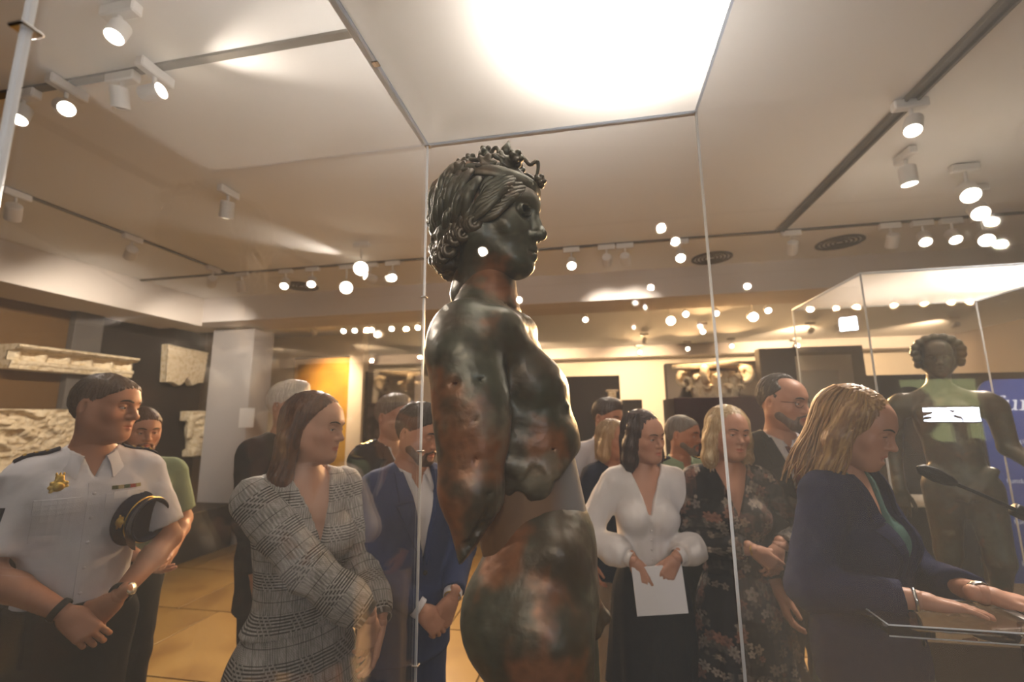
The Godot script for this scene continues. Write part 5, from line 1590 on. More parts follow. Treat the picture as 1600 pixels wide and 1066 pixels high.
func person(c: Dictionary) -> Dictionary:
	var o := thing("person", c.label, "person", c.at, deg_to_rad(c.turn), c.get("group", ""))
	var sc: float = c.tall / 1.75
	o.scale = Vector3.ONE * sc
	var b := Build.new()
	b.female = c.get("female", false)
	b.bulk = c.get("bulk", 1.0)
	b.belly = c.get("belly", 0.0)
	if b.female:
		b.sh = 0.155; b.chest = Vector2(0.128, 0.092); b.waist = Vector2(0.112, 0.083); b.hip = Vector2(0.152, 0.110)
	b.sh = c.get("sh", b.sh * lerpf(1.0, b.bulk, 0.5))
	var into := o.transform.affine_inverse()
	for n in 2:
		var x := -1.0 if n == 0 else 1.0
		var s := Vector3(x * b.sh, 1.405, -0.012)
		b.s.append(s)
		var target: Vector3 = c.hands[n]
		if c.get("world", true): target = into * target
		var pole: Vector3 = c.get("poles", [Vector3(-0.5, -0.5, -0.6), Vector3(0.5, -0.5, -0.6)])[n]
		var r := ik(s, target, pole)
		b.e.append(r[0]); b.w.append(r[1])
	# the body: one skin from crown to feet
	var f := torso_field(Field.new(), b, -0.004)
	f.cap(NECK + Vector3(0, -0.05, -0.01), Vector3(0, 1.565, 0.0), 0.060 if not b.female else 0.050, 0.052 if not b.female else 0.045, 0.04)
	for n in 2:
		var x := -1.0 if n == 0 else 1.0
		f.cap(b.s[n], b.e[n], 0.047, 0.039, 0.04)
		f.cap(b.e[n], b.e[n].lerp(b.w[n], 0.35), 0.039, 0.041, 0.02)
		f.cap(b.e[n].lerp(b.w[n], 0.35), b.w[n], 0.041, 0.026, 0.02)
		f.cap(Vector3(x * 0.080, 0.90, 0), Vector3(x * 0.09, 0.50, 0.01), 0.076, 0.050, 0.04)
		f.cap(Vector3(x * 0.09, 0.50, 0.01), Vector3(x * 0.092, 0.10, -0.02), 0.054, 0.034, 0.03)
		f.ball(Vector3(x * 0.091, 0.36, -0.02), Vector3(0.048, 0.11, 0.05), 0.03)
		f.cap(Vector3(x * 0.092, 0.06, -0.03), Vector3(x * 0.10, 0.035, 0.11), 0.034, 0.024, 0.03)
	var cell: float = c.get("cell", 0.0095)
	var body := skin(f, cell)
	var hd: Vector3 = c.get("head", Vector3.ZERO)       # turn, nod, lean of the head in degrees, seen from the body
	var hb := rot(deg_to_rad(hd.x), deg_to_rad(hd.y), deg_to_rad(hd.z)) * (c.get("head_size", 1.0) as float)
	var hx := Transform3D(hb, Vector3(0, 1.563, 0.0) + hb * Vector3(0, 0.072, 0.018))
	body.add(head_hull(c.face), hx)
	for n in 2:
		var x := -1.0 if n == 0 else 1.0
		var hk: Array = c.get("hand_pose", [["easy", Vector3.ZERO, Vector3.ZERO], ["easy", Vector3.ZERO, Vector3.ZERO]])[n]
		var y: Vector3 = hk[1]
		if y == Vector3.ZERO: y = (b.w[n] - b.e[n]).normalized()
		elif c.get("world", true): y = (into.basis * y).normalized()
		var z: Vector3 = hk[2]
		if z == Vector3.ZERO: z = Vector3(-x, 0, 0.15)
		elif c.get("world", true): z = into.basis * z
		y = y.normalized()
		z = (z - y * y.dot(z)).normalized()
		var thumb := y.cross(z)           # +x of a right-handed frame
		# the thumb of a right hand lies on +x when fingers point along y and the palm faces z; a left hand is its mirror
		var hb2 := Basis(thumb, y, z) if n == 0 else Basis(-thumb, y, z)
		body.add(hand_hull(hk[0]), Transform3D(hb2 * (0.88 if b.female else 0.97), b.w[n] + y * 0.012))
	part(o, "body", body, skin_mat(c.skin))
	# eyes, brows
	var eyes := []
	for s in [-1.0, 1.0]:
		var e := Hull.new()
		lathe(e, [Vector2(0, 0.0118), Vector2(0.0052, 0.0106), Vector2(0.0053, 0.0105), Vector2(0.0085, 0.008), Vector2(0.0115, 0.002), Vector2(0.0118, -0.004), Vector2(0, -0.0118)], 14)
		for i in e.v.size(): e.c[i] = Color(0.035, 0.022, 0.014) if e.v[i].y > 0.01055 else Color(0.62, 0.58, 0.54)
		var nod: float = c.get("gaze", 0.1)
		var eh := Hull.new().add(fix_out(e.normals()), hx * Transform3D(rot(c.get("look", 0.0), nod) * Basis(Vector3.RIGHT, PI / 2), Vector3(s * 0.0305, 0.003, 0.0790)))
		part(o, "eye", eh, M.eye)
		var bl := [Vector3(s * 0.012, 0.021, 0.13), Vector3(s * 0.022, 0.0255, 0.13), Vector3(s * 0.032, 0.0275, 0.13), Vector3(s * 0.042, 0.026, 0.13), Vector3(s * 0.050, 0.0215, 0.13)]
		for i in 5: bl[i] = drop_on(bl[i])
		var bw := 1.0 if not b.female else 0.7
		var brow := tube(Hull.new(), bl, [0.0030 * bw, 0.0042 * bw, 0.0042 * bw, 0.0032 * bw, 0.0012], 7, 0.55, Vector3.UP).normals()
		part(o, "eyebrow", Hull.new().add(brow, hx), c.get("brow", M.dark_hair))
		if b.female:
			var lash := tube(Hull.new(), [Vector3(s * 0.018, 0.0015, 0.0905), Vector3(s * 0.030, 0.0025, 0.0935), Vector3(s * 0.042, 0.0005, 0.0865)], [0.0006, 0.0013, 0.0008], 6).normals()
			part(o, "eyelashes", Hull.new().add(lash, hx), M.dark_hair)
	if c.has("hair"):
		var hs: Array = c.hair     # style, width, length, colours
		var hh := hair_hull(hs[0], hs[1], hs[2], hs[5] if hs.size() > 5 else 5)
		hh.tint(hair_color(hs[3], hs[4], 3))
		part(o, "hair", Hull.new().add(hh, hx), M.hair)
	if c.has("beard"):
		var bf := Field.new()
		for s in [-1.0, 1.0]:
			bf.cap(Vector3(s * 0.066, -0.004, 0.006), Vector3(s * 0.056, -0.046, 0.004), 0.012, 0.021, 0.02)
			bf.cap(Vector3(s * 0.055, -0.045, 0.002), Vector3(s * 0.018, -0.099, 0.063), 0.0235, 0.0205, 0.03)
			bf.cap(Vector3(s * 0.050, -0.052, 0.03), Vector3(s * 0.030, -0.085, 0.062), 0.017, 0.016, 0.03)
			bf.cap(Vector3(s * 0.004, -0.0525, 0.0955), Vector3(s * 0.027, -0.062, 0.083), 0.0055, 0.0055, 0.006)
			bf.cap(Vector3(s * 0.027, -0.062, 0.083), Vector3(s * 0.028, -0.09, 0.074), 0.0075, 0.012, 0.008)
		bf.ball(Vector3(0, -0.100, 0.072), Vector3(0.024, 0.018, 0.021), 0.02)
		bf.ball(Vector3(0, -0.071, 0.100), Vector3(0.019, 0.0085, 0.02), 0.004, Basis(), 1)
		var bn := noise(60.0, 17, 3)
		var bh := skin(bf, 0.003).push(func(p, _n): return 0.002 * bn.get_noise_3dv(p * 3.0)).tint(hair_color(c.beard[0], c.beard[1], 9))
		part(o, "beard", Hull.new().add(bh, hx), M.hair)
	if c.get("glasses", false):
		var g := Hull.new()
		for s in [-1.0, 1.0]:
			var ring := []
			for i in 21: ring.append(Vector3(s * 0.032 + 0.0215 * cos(TAU * i / 20.0), 0.001 + 0.0165 * sin(TAU * i / 20.0), 0.101 - 0.012 * absf(0.032 + s * 0.0215 * cos(TAU * i / 20.0)) / 0.05))
			tube(g, ring, taper([0.0011, 0.0011], 21), 6)
			tube(g, [Vector3(s * 0.053, 0.006, 0.092), Vector3(s * 0.077, 0.008, 0.02), Vector3(s * 0.08, 0.004, -0.01)], [0.0011, 0.0014, 0.0014], 6)
		tube(g, [Vector3(-0.011, 0.004, 0.1), Vector3(0, 0.007, 0.103), Vector3(0.011, 0.004, 0.1)], [0.0012, 0.0012, 0.0012], 6)
		part(o, "glasses", Hull.new().add(g.normals(), hx), M.black)
	return {"o": o, "b": b, "hx": hx, "body": f, "into": into, "cell": cell}

# shirt with a turned-down collar; sleeve: 0.8 short, 1.9 long
func wear_shirt(p: Dictionary, m: Material, sleeve: float, hem: float, vee := 1.37, loose := 0.012, collar := true, called := "shirt") -> Field:
	var b: Build = p.b
	var f := torso_field(Field.new(), b, loose)
	if sleeve > 1.0: arms_field(f, b, sleeve, 0.062, 0.054, 0.041)
	elif sleeve > 0.0: arms_field(f, b, sleeve, 0.066, 0.064, 0.0)
	f.keep(Vector3(0, -1, 0), Vector3(0, hem, 0), 0.01)
	f.cap(NECK + Vector3(0, -0.01, 0), NECK + Vector3(0, 0.12, 0.01), 0.062, 0.062, 0.006, 1)
	f.wedge(Vector3(0, vee, 0.05), 0.34, -0.08, 0.004)
	var h := folded(skin(f, p.cell), 0.0055)
	part(p.o, called, h, m)
	if collar: part(p.o, "collar", collar_hull(0.064, 1.478, 0.034, 0.42, 0.006, 0.035), m)
	return f

func buttons(p: Dictionary, f: Field, y0: float, y1: float, n: int, m: Material, x := 0.0, r := 0.0055) -> void:
	var every := f.all()
	for i in n:
		var q := Vector3(x, lerpf(y0, y1, float(i) / maxi(n - 1, 1)), 0.4)
		for k in 16: q.z -= f.at(q, every) * 0.9
		part(p.o, "button", lathe(Hull.new(), [Vector2(0, 0.004), Vector2(r * 0.7, 0.0042), Vector2(r, 0.0025), Vector2(r, -0.002), Vector2(0, -0.002)], 12, Transform3D(Basis(Vector3.RIGHT, PI / 2), q + Vector3(0, 0, 0.002))).normals(), m)

func wear_trousers(p: Dictionary, m: Material, waist := 1.0, shoe: Material = null) -> void:
	var b: Build = p.b
	var f := Field.new()
	f.ball(Vector3(0, 0.925, -0.005), Vector3(b.hip.x * b.bulk + 0.012, 0.16, b.hip.y * b.bulk + 0.014), 0.05)
	f.ball(Vector3(0, 1.02, 0.0), Vector3(b.waist.x * b.bulk + 0.014, 0.1, b.waist.y * b.bulk + 0.014 + b.belly * 0.7), 0.05)
	for n in 2:
		var x := -1.0 if n == 0 else 1.0
		f.cap(Vector3(x * 0.085, 0.90, 0), Vector3(x * 0.092, 0.50, 0.01), 0.096, 0.070, 0.05)
		f.cone(Vector3(x * 0.092, 0.52, 0.01), Vector3(x * 0.094, 0.06, -0.01), 0.070, 0.058, 0.03)
	f.keep(Vector3(0, 1, 0), Vector3(0, waist, 0), 0.006)
	part(p.o, "trousers", folded(skin(f, 0.012), 0.006), m)
	shoes(p, shoe if shoe else M.black)

func shoes(p: Dictionary, m: Material, heel := 0.0) -> void:
	for x in [-1.0, 1.0]:
		var f := Field.new()
		f.cap(Vector3(x * 0.092, 0.05, -0.035), Vector3(x * 0.105, 0.04, 0.13), 0.044, 0.036, 0.03)
		f.ball(Vector3(x * 0.094, 0.07, -0.02), Vector3(0.046, 0.05, 0.06), 0.03)
		f.box(Vector3(x * 0.098, 0.012, 0.045), Vector3(0.042, 0.012, 0.125), 0.008, 0.01)
		f.keep(Vector3(0, -1, 0), Vector3(0, 0.001, 0), 0.002)
		part(p.o, "shoe", skin(f, 0.007), m)

func wear_jacket(p: Dictionary, m: Material, hem: float, vee: float, half: float, loose := 0.026, lapel := 0.055, buttons_n := 2, cuffs: Material = null) -> Field:
	var b: Build = p.b
	var f := torso_field(Field.new(), b, loose, 1.3)
	f.cone(Vector3(0, 1.0, -0.003), Vector3(0, hem - 0.02, -0.003), b.hip.x * b.bulk * 0.9 + loose, b.hip.x * b.bulk + loose + 0.012, 0.06, 0.76)
	arms_field(f, b, 1.9, 0.070, 0.061, 0.047)
	f.keep(Vector3(0, -1, 0), Vector3(0, hem, 0), 0.006)
	f.cap(NECK + Vector3(0, -0.03, 0.005), NECK + Vector3(0, 0.12, 0.02), 0.070, 0.075, 0.008, 1)
	f.wedge(Vector3(0, vee, 0.05), half, -0.07, 0.004)
	var front := f
	part(p.o, "jacket", folded(skin(f, p.cell), 0.006), m)
	var solid := torso_field(Field.new(), b, loose + 0.003, 1.3)    # the whole breast, to lay the lapels on
	for x in [-1.0, 1.0]:
		var top := 1.475
		var edge := tan(half) * (top - vee) + 0.004
		var dz := Vector3(0, 0, -1)
		var a := Vector3(x * edge, top - 0.015, 0.35)
		var apex := Vector3(x * 0.008, vee, 0.35)
		var notch := Vector3(x * minf(edge * 0.72 + lapel * 1.25, 0.122), lerpf(vee, top, 0.66), 0.35)
		var inner := Vector3(x * edge * 0.70, lerpf(vee, top, 0.70), 0.35)
		part(p.o, "lapel", patch(solid, apex, Vector3(x * (lapel * 0.55), lerpf(vee, top, 0.12), 0.35), notch, inner, dz, 5, 12, 0.006), m)
		part(p.o, "jacket_collar", patch(solid, inner + Vector3(0, 0.004, 0), notch + Vector3(-x * 0.012, 0.018, 0), Vector3(x * minf(edge + 0.032, 0.108), top + 0.004, 0.35), Vector3(x * edge, top + 0.004, 0.35), dz, 5, 6, 0.007), m)
	part(p.o, "collar_back", collar_hull(0.073, 1.462, 0.034, 1.15, 0.012, 0.0), m)
	buttons(p, f, vee - 0.03, vee - 0.15, buttons_n, M.black, 0.006, 0.009)
	if cuffs:
		for n in 2:
			var w: Vector3 = b.w[n]
			var d: Vector3 = (b.w[n] - b.e[n]).normalized()
			part(p.o, "shirt_cuff", tube(Hull.new(), [w - d * 0.05, w - d * 0.004, w - d * 0.001], [0.038, 0.037, 0.030], 20).normals(), cuffs)
	return front

func on_arm(p: Dictionary, called: String, n: int, at: float, r: float, wide: float, m: Material) -> MeshInstance3D:
	# a band round the forearm
	var b: Build = p.b
	var d: Vector3 = (b.w[n] - b.e[n]).normalized()
	var c: Vector3 = b.e[n].lerp(b.w[n], at)
	var y := frame_of(d)
	return part(p.o, called, fix_out(lathe(Hull.new(), [Vector2(r - 0.004, -wide), Vector2(r, -wide), Vector2(r + 0.002, 0), Vector2(r, wide), Vector2(r - 0.004, wide), Vector2(r - 0.004, -wide)], 24, Transform3D(y, c)).normals()), m)

func plaid_tex() -> ImageTexture:
	var n := 512
	var im := Image.create(n, n, false, Image.FORMAT_RGB8)
	var rng := noise(0.02, 7, 3)
	for y in n:
		for x in n:
			var u := x % 256
			var v := y % 256
			var c := 0.66
			var row := (y / 9) % 2 == 0
			var col := (x / 9) % 2 == 0
			var wide_v := u < 110
			var wide_h := v < 110
			if wide_v and wide_h: c = 0.16 if row and (x / 13 + y / 18) % 3 != 0 else 0.58
			elif wide_h: c = 0.20 if row else 0.64
			elif wide_v: c = 0.30 if col and (y / 4) % 2 == 0 else 0.60
			else: c = 0.52 if (x / 4 + y / 4) % 4 == 0 else 0.62
			if (u > 170 and u < 176) or (v > 180 and v < 186): c *= 0.55
			c *= 1.0 + 0.25 * rng.get_noise_2d(x * 3.0, y * 0.7)
			im.set_pixel(x, y, Color(c * 1.02, c, c * 0.965))
	return ImageTexture.create_from_image(im)

func flower_tex() -> ImageTexture:
	var n := 512
	var im := Image.create(n, n, false, Image.FORMAT_RGB8)
	im.fill(Color(0.085, 0.065, 0.06))
	var rng := RandomNumberGenerator.new()
	rng.seed = 77
	var tones := [Color(0.62, 0.56, 0.50), Color(0.72, 0.64, 0.56), Color(0.50, 0.45, 0.42), Color(0.60, 0.42, 0.35), Color(0.38, 0.34, 0.31), Color(0.76, 0.70, 0.64)]
	for f in 95:
		var c := Vector2(rng.randf() * n, rng.randf() * n)
		var r := rng.randf_range(8, 30)
		var t: Color = tones[rng.randi() % 6]
		var k := rng.randi_range(4, 7)
		var a0 := rng.randf() * TAU
		var rr := int(r * 1.3)
		for dy in range(-rr, rr + 1):
			for dx in range(-rr, rr + 1):
				var d := Vector2(dx, dy)
				var a := atan2(d.y, d.x) + a0
				var edge := r * (0.55 + 0.45 * absf(cos(a * k * 0.5)))
				if d.length() < edge:
					var col := t.darkened(0.35) if d.length() < r * 0.22 else t.lerp(t.darkened(0.3), absf(sin(a * k)) * 0.6)
					im.set_pixel(posmod(int(c.x) + dx, n), posmod(int(c.y) + dy, n), col)
	for f in 160:
		var c := Vector2(rng.randf() * n, rng.randf() * n)
		var d := Vector2.from_angle(rng.randf() * TAU)
		for i in 26: im.set_pixel(posmod(int(c.x + d.x * i), n), posmod(int(c.y + d.y * i), n), Color(0.3, 0.27, 0.23))
	return ImageTexture.create_from_image(im)

func uniform_marks(p: Dictionary, f: Field, gold: bool) -> void:
	# dark shoulder boards with golden bars, laid along the shoulders
	for x in [-1.0, 1.0]:
		var top := patch(f, Vector3(x * 0.085, 1.62, -0.045), Vector3(x * 0.19, 1.62, -0.045), Vector3(x * 0.19, 1.62, 0.010), Vector3(x * 0.085, 1.62, 0.010), Vector3(0, -1, 0), 6, 3, 0.006)
		var board := part(p.o, "shoulder_board", top, M.navy_cloth)
		for n in 3:
			var bar := patch(f, Vector3(x * (0.112 + n * 0.026), 1.62, -0.038), Vector3(x * (0.120 + n * 0.026), 1.62, -0.038), Vector3(x * (0.120 + n * 0.026), 1.62, 0.003), Vector3(x * (0.112 + n * 0.026), 1.62, 0.003), Vector3(0, -1, 0), 1, 3, 0.009)
			part(board, "golden_bar", bar, M.gold)

func ribbon_row(p: Dictionary, f: Field, x: float, y: float) -> void:
	var tones := [Color(0.25, 0.3, 0.12), Color(0.6, 0.55, 0.4), Color(0.2, 0.3, 0.2), Color(0.5, 0.12, 0.08), Color(0.55, 0.5, 0.3)]
	for n in 5:
		part(p.o, "ribbon_bar", patch(f, Vector3(x + n * 0.017, y, 0.4), Vector3(x + n * 0.017 + 0.0155, y, 0.4), Vector3(x + n * 0.017 + 0.0155, y + 0.012, 0.4), Vector3(x + n * 0.017, y + 0.012, 0.4), Vector3(0, 0, -1), 1, 1, 0.004), mat(tones[n], 0.6))

func pockets(p: Dictionary, f: Field, m: Material, y: float) -> void:
	for x in [-1.0, 1.0]:
		var q := func(dx: float, dy: float) -> Vector3: return Vector3(x * 0.085 + dx, y + dy, 0.4)
		var dz := Vector3(0, 0, -1)
		part(p.o, "pocket", patch(f, q.call(-0.052, -0.13), q.call(0.052, -0.13), q.call(0.052, 0.0), q.call(-0.052, 0.0), dz, 6, 6, 0.003), m)
		part(p.o, "pocket_flap", patch(f, q.call(-0.055, -0.042), q.call(0.055, -0.042), q.call(0.055, 0.004), q.call(-0.055, 0.004), dz, 6, 3, 0.006), m)

func tie_on(p: Dictionary, f: Field, m: Material, y1: float) -> void:
	var dz := Vector3(0, 0, -1)
	part(p.o, "tie", patch(f, Vector3(-0.032, y1, 0.4), Vector3(0.032, y1, 0.4), Vector3(0.017, 1.40, 0.4), Vector3(-0.017, 1.40, 0.4), dz, 4, 12, 0.007), m)
	part(p.o, "tie_knot", patch(f, Vector3(-0.016, 1.395, 0.4), Vector3(0.016, 1.395, 0.4), Vector3(0.024, 1.44, 0.4), Vector3(-0.024, 1.44, 0.4), dz, 4, 4, 0.013), m)

func cap_turn() -> Basis:     # crown to the left, front with the emblem towards the hall
	var y := Vector3(-0.86, 0.10, 0.15).normalized()
	var z := Vector3(0.38, 0.05, 0.92)
	z = (z - y * y.dot(z)).normalized()
	return Basis(y.cross(z), y, z) * 0.86

func build_people() -> void:
	M.weave = noise_tex(0.12, 61, [], 256, 3)
	M.eye = tinted(0.15)
	M.hair = tinted(0.42)
	M.dark_hair = mat(lin(0.025, 0.016, 0.012), 0.6)
	M.navy_cloth = cloth(lin(0.010, 0.013, 0.03), 0.8)
	var tan_ := lin(0.40, 0.185, 0.105)
	var fair := lin(0.50, 0.27, 0.18)
	var rosy := lin(0.47, 0.235, 0.15)
	var white_cloth := cloth(lin(0.66, 0.65, 0.68), 0.85)
	var black_cloth := cloth(lin(0.012, 0.011, 0.013), 0.85)
	var green_cloth := cloth(lin(0.20, 0.27, 0.19), 0.85)
	var nv := Vector3.ZERO
	var p: Dictionary
	var f: Field
	# 1 officer in the pale shirt, left
	p = person({label = "officer in a pale grey-white short-sleeved shirt with gold badge, black cap under his arm", at = Vector3(-1.80, 0, -1.36), sh = 0.150, turn = 62.0, tall = 1.76, face = "male", skin = tan_, head = Vector3(42, 2, -3), bulk = 0.98, look = 0.1,
		hair = ["crop", 1.0, 0.0, Color(0.055, 0.030, 0.016), Color(0.095, 0.055, 0.030)],
		hands = [Vector3(-1.675, 1.0, -1.25), Vector3(-1.585, 1.02, -1.335)], poles = [Vector3(-0.9, -0.35, -0.3), Vector3(0.9, -0.35, -0.3)],
		hand_pose = [["clasp", Vector3(0.085, -0.08, -0.03), Vector3(-0.7, -0.2, -0.5)], ["clasp", Vector3(-0.07, -0.09, 0.05), Vector3(-0.7, -0.3, -0.4)]]})
	f = wear_shirt(p, white_cloth, 0.84, 0.985, 1.39, 0.014)
	wear_trousers(p, black_cloth, 1.0)
	uniform_marks(p, f, true)
	pockets(p, f, white_cloth, 1.335)
	ribbon_row(p, f, 0.045, 1.352)
	part(p.o, "name_plate", patch(f, Vector3(0.05, 1.322, 0.4), Vector3(0.125, 1.322, 0.4), Vector3(0.125, 1.343, 0.4), Vector3(0.05, 1.343, 0.4), Vector3(0, 0, -1), 2, 1, 0.009), mat(lin(0.75, 0.74, 0.76), 0.3))
	part(p.o, "placket", patch(f, Vector3(-0.016, 1.0, 0.4), Vector3(0.016, 1.0, 0.4), Vector3(0.016, 1.38, 0.4), Vector3(-0.016, 1.38, 0.4), Vector3(0, 0, -1), 2, 16, 0.003), white_cloth)
	buttons(p, f, 1.345, 1.03, 5, white_cloth, 0.0, 0.005)
	var every := f.all()
	var bp := Vector3(-0.088, 1.375, 0.4)
	for i in 16: bp.z -= f.at(bp, every) * 0.9
	var shield := Field.new()
	shield.ball(bp, Vector3(0.022, 0.024, 0.006), 0.004).ball(bp + Vector3(0, 0, 0.005), Vector3(0.013, 0.014, 0.004), 0.002).ball(bp + Vector3(0, 0.031, 0.0), Vector3(0.012, 0.009, 0.005), 0.004)
	for i in 10: shield.ball(bp + Vector3(cos(TAU * i / 10.0) * 0.021, sin(TAU * i / 10.0) * 0.023, 0.001), Vector3(0.006, 0.006, 0.004), 0.003)
	for i in 3: shield.ball(bp + Vector3((i - 1) * 0.009, 0.042, 0), Vector3(0.003, 0.006, 0.003), 0.002)
	part(p.o, "gold_badge", skin(shield, 0.0018), M.gold)
	var b: Build = p.b
	var sl: Vector3 = b.s[0].lerp(b.e[0], 0.45)
	var out_dir := Vector3(-0.75, 0.1, 0.65).normalized()
	var tx := Vector3(0, 1, 0).cross(out_dir).normalized()
	var arm_patch := func(hw: float, hh: float, y: float, lift: float) -> Hull:
		return patch(f, sl + out_dir * 0.2 - tx * hw + Vector3(0, y - hh, 0), sl + out_dir * 0.2 + tx * hw + Vector3(0, y - hh, 0), sl + out_dir * 0.2 + tx * hw * 0.9 + Vector3(0, y + hh, 0), sl + out_dir * 0.2 - tx * hw * 0.9 + Vector3(0, y + hh, 0), -out_dir, 5, 5, lift)
	part(p.o, "sleeve_patch", arm_patch.call(0.034, 0.036, 0.0, 0.004), M.navy_cloth)
	part(p.o, "patch_stripe", arm_patch.call(0.030, 0.007, 0.006, 0.006), mat(lin(0.05, 0.26, 0.18), 0.7))
	part(p.o, "patch_stripe", arm_patch.call(0.030, 0.006, -0.008, 0.006), mat(lin(0.6, 0.62, 0.6), 0.7))
	on_arm(p, "black_wristband", 0, 0.93, 0.034, 0.010, M.black)
	on_arm(p, "watch_strap", 1, 0.93, 0.0335, 0.010, M.black)
	var wc: Vector3 = b.e[1].lerp(b.w[1], 0.93)
	part(p.o, "watch", lathe(Hull.new(), [Vector2(0, 0.008), Vector2(0.017, 0.007), Vector2(0.020, 0.004), Vector2(0.020, -0.004), Vector2(0, -0.004)], 24, Transform3D(frame_of(Vector3(0.5, 0.35, 0.75)), wc + Vector3(0.5, 0.35, 0.75).normalized() * 0.034)).normals(), M.chrome)
	part(p.o, "belt", patch(torso_field(Field.new(), b, 0.016), Vector3(-0.15, 0.965, 0.4), Vector3(0.15, 0.965, 0.4), Vector3(0.15, 1.0, 0.4), Vector3(-0.15, 1.0, 0.4), Vector3(0, 0, -1), 14, 2, 0.008), M.black)
	# his cap, held under the left arm
	var cap := thing("peaked_cap", "black peaked uniform cap with golden band held under the officer's arm", "cap", Vector3(-1.64, 1.245, -1.435))
	cap.basis = cap_turn()
	part(cap, "crown", fix_out(lathe(Hull.new(), [Vector2(0, 0.050), Vector2(0.075, 0.046), Vector2(0.102, 0.034), Vector2(0.108, 0.026), Vector2(0.104, 0.018), Vector2(0.088, 0.0), Vector2(0.085, -0.004), Vector2(0, -0.004)], 40, Transform3D(Basis().scaled(Vector3(1.0, 1, 1.1)), Vector3.ZERO)).normals()), M.navy_cloth)
	part(cap, "band", fix_out(lathe(Hull.new(), [Vector2(0.080, -0.006), Vector2(0.0885, -0.004), Vector2(0.0885, -0.042), Vector2(0.080, -0.044), Vector2(0.080, -0.006)], 40, Transform3D(Basis().scaled(Vector3(1.0, 1, 1.1)), Vector3.ZERO)).normals()), M.navy_cloth)
	for y in [-0.012, -0.034]:
		var ringp := []
		for i in 41: ringp.append(Vector3(cos(TAU * i / 40.0) * 0.0895, y, sin(TAU * i / 40.0) * 0.0985))
		part(cap, "gold_braid", tube(Hull.new(), ringp, taper([0.0028, 0.0028], 41), 6).normals(), M.gold)
	var em := Field.new()
	em.ball(Vector3(0, 0.012, 0.104), Vector3(0.016, 0.018, 0.008), 0.004)
	for i in 8: em.ball(Vector3(cos(TAU * i / 8.0) * 0.020, 0.012 + sin(TAU * i / 8.0) * 0.018, 0.102), Vector3(0.008, 0.006, 0.004), 0.003)
	part(cap, "gold_emblem", skin(em, 0.002), M.gold)
	var visor := Hull.new()
	for j in 5:
		for i in 15:
			var a := lerpf(-0.95, 0.95, i / 14.0)
			var r := 0.09 + 0.058 * j / 4.0 * cos(a * 0.9)
			visor.vert(Vector3(sin(a) * r * 0.98, -0.044 - 0.03 * j / 4.0, cos(a) * r * 1.1))
	for j in 4:
		for i in 14: visor.quad(j * 15 + i, j * 15 + i + 1, j * 15 + i + 16, j * 15 + i + 15)
	part(cap, "visor", visor.normals(), mat(lin(0.01, 0.01, 0.01), 0.15))
	# 2 bearded man in green
	p = person({label = "bearded man in a short-sleeved green shirt standing behind the officer's shoulder", cell = 0.012, at = Vector3(-2.33, 0, -1.97), turn = 60.0, tall = 1.655, face = "male", skin = rosy, head = Vector3(8, 8, 0),
		hair = ["crop", 1.0, 0.0, Color(0.07, 0.03, 0.015), Color(0.10, 0.045, 0.02)], beard = [Color(0.17, 0.06, 0.025), Color(0.12, 0.045, 0.02)],
		hands = [Vector3(-2.15, 0.95, -1.9), Vector3(-2.08, 0.97, -2.0)]})
	f = wear_shirt(p, green_cloth, 0.84, 0.98)
	wear_trousers(p, black_cloth)
	pockets(p, f, green_cloth, 1.335)
	# 3 white-haired man behind the woman in the checked dress
	p = person({label = "white-haired man in a dark jacket mostly hidden behind the woman in the checked dress", cell = 0.012, at = Vector3(-1.60, 0, -2.12), turn = 82.0, tall = 1.775, face = "male", skin = fair, head = Vector3(6, 0, 0),
		hair = ["short", 1.02, 0.0, Color(0.72, 0.66, 0.57), Color(0.88, 0.82, 0.74)],
		hands = [Vector3(-1.50, 0.86, -1.88), Vector3(-1.42, 0.9, -2.25)]})
	wear_shirt(p, cloth(lin(0.22, 0.20, 0.19)), 0.0, 0.98)
	wear_jacket(p, black_cloth, 0.70, 1.15, 0.2)
	wear_trousers(p, black_cloth)
	# 4 woman in the checked dress
	M.plaid = mat(Color.WHITE, 0.9)
	M.plaid.albedo_texture = plaid_tex()
	M.plaid.heightmap_enabled = false
	p = person({label = "woman with long auburn hair in a black-and-white checked wrap dress, hands joined", at = Vector3(-1.0, 0, -1.45), turn = 66.0, tall = 1.675, female = true, bulk = 1.16, face = "female_down", skin = fair, head = Vector3(26, 4, -3), gaze = 0.5,
		hair = ["tucked", 1.03, 0.25, Color(0.065, 0.022, 0.010), Color(0.14, 0.050, 0.020)],
		hands = [Vector3(-0.70, 0.975, -1.40), Vector3(-0.715, 0.945, -1.47)], poles = [Vector3(-0.6, -0.9, -0.2), Vector3(0.35, -1.0, -0.1)],
		hand_pose = [["easy", Vector3(-0.02, -0.14, -0.02), Vector3(-0.6, -0.1, -0.5)], ["easy", Vector3(-0.02, -0.15, 0.03), Vector3(-0.5, 0, 0.7)]]})
	b = p.b
	var df := torso_field(Field.new(), b, 0.016)
	df.keep(Vector3(0, -1, 0), Vector3(0, 0.98, 0), 0.01)
	df.cap(NECK + Vector3(0, 0.0, 0), NECK + Vector3(0, 0.12, 0.01), 0.066, 0.072, 0.006, 1)
	df.wedge(Vector3(0, 1.23, 0.05), 0.30, -0.08, 0.004)
	var dh := folded(skin(df, 0.0085), 0.006).map(func(v): return Vector2((v.x + v.z * 0.8) * 4.0, v.y * 4.0))
	part(p.o, "bodice", dh, M.plaid)
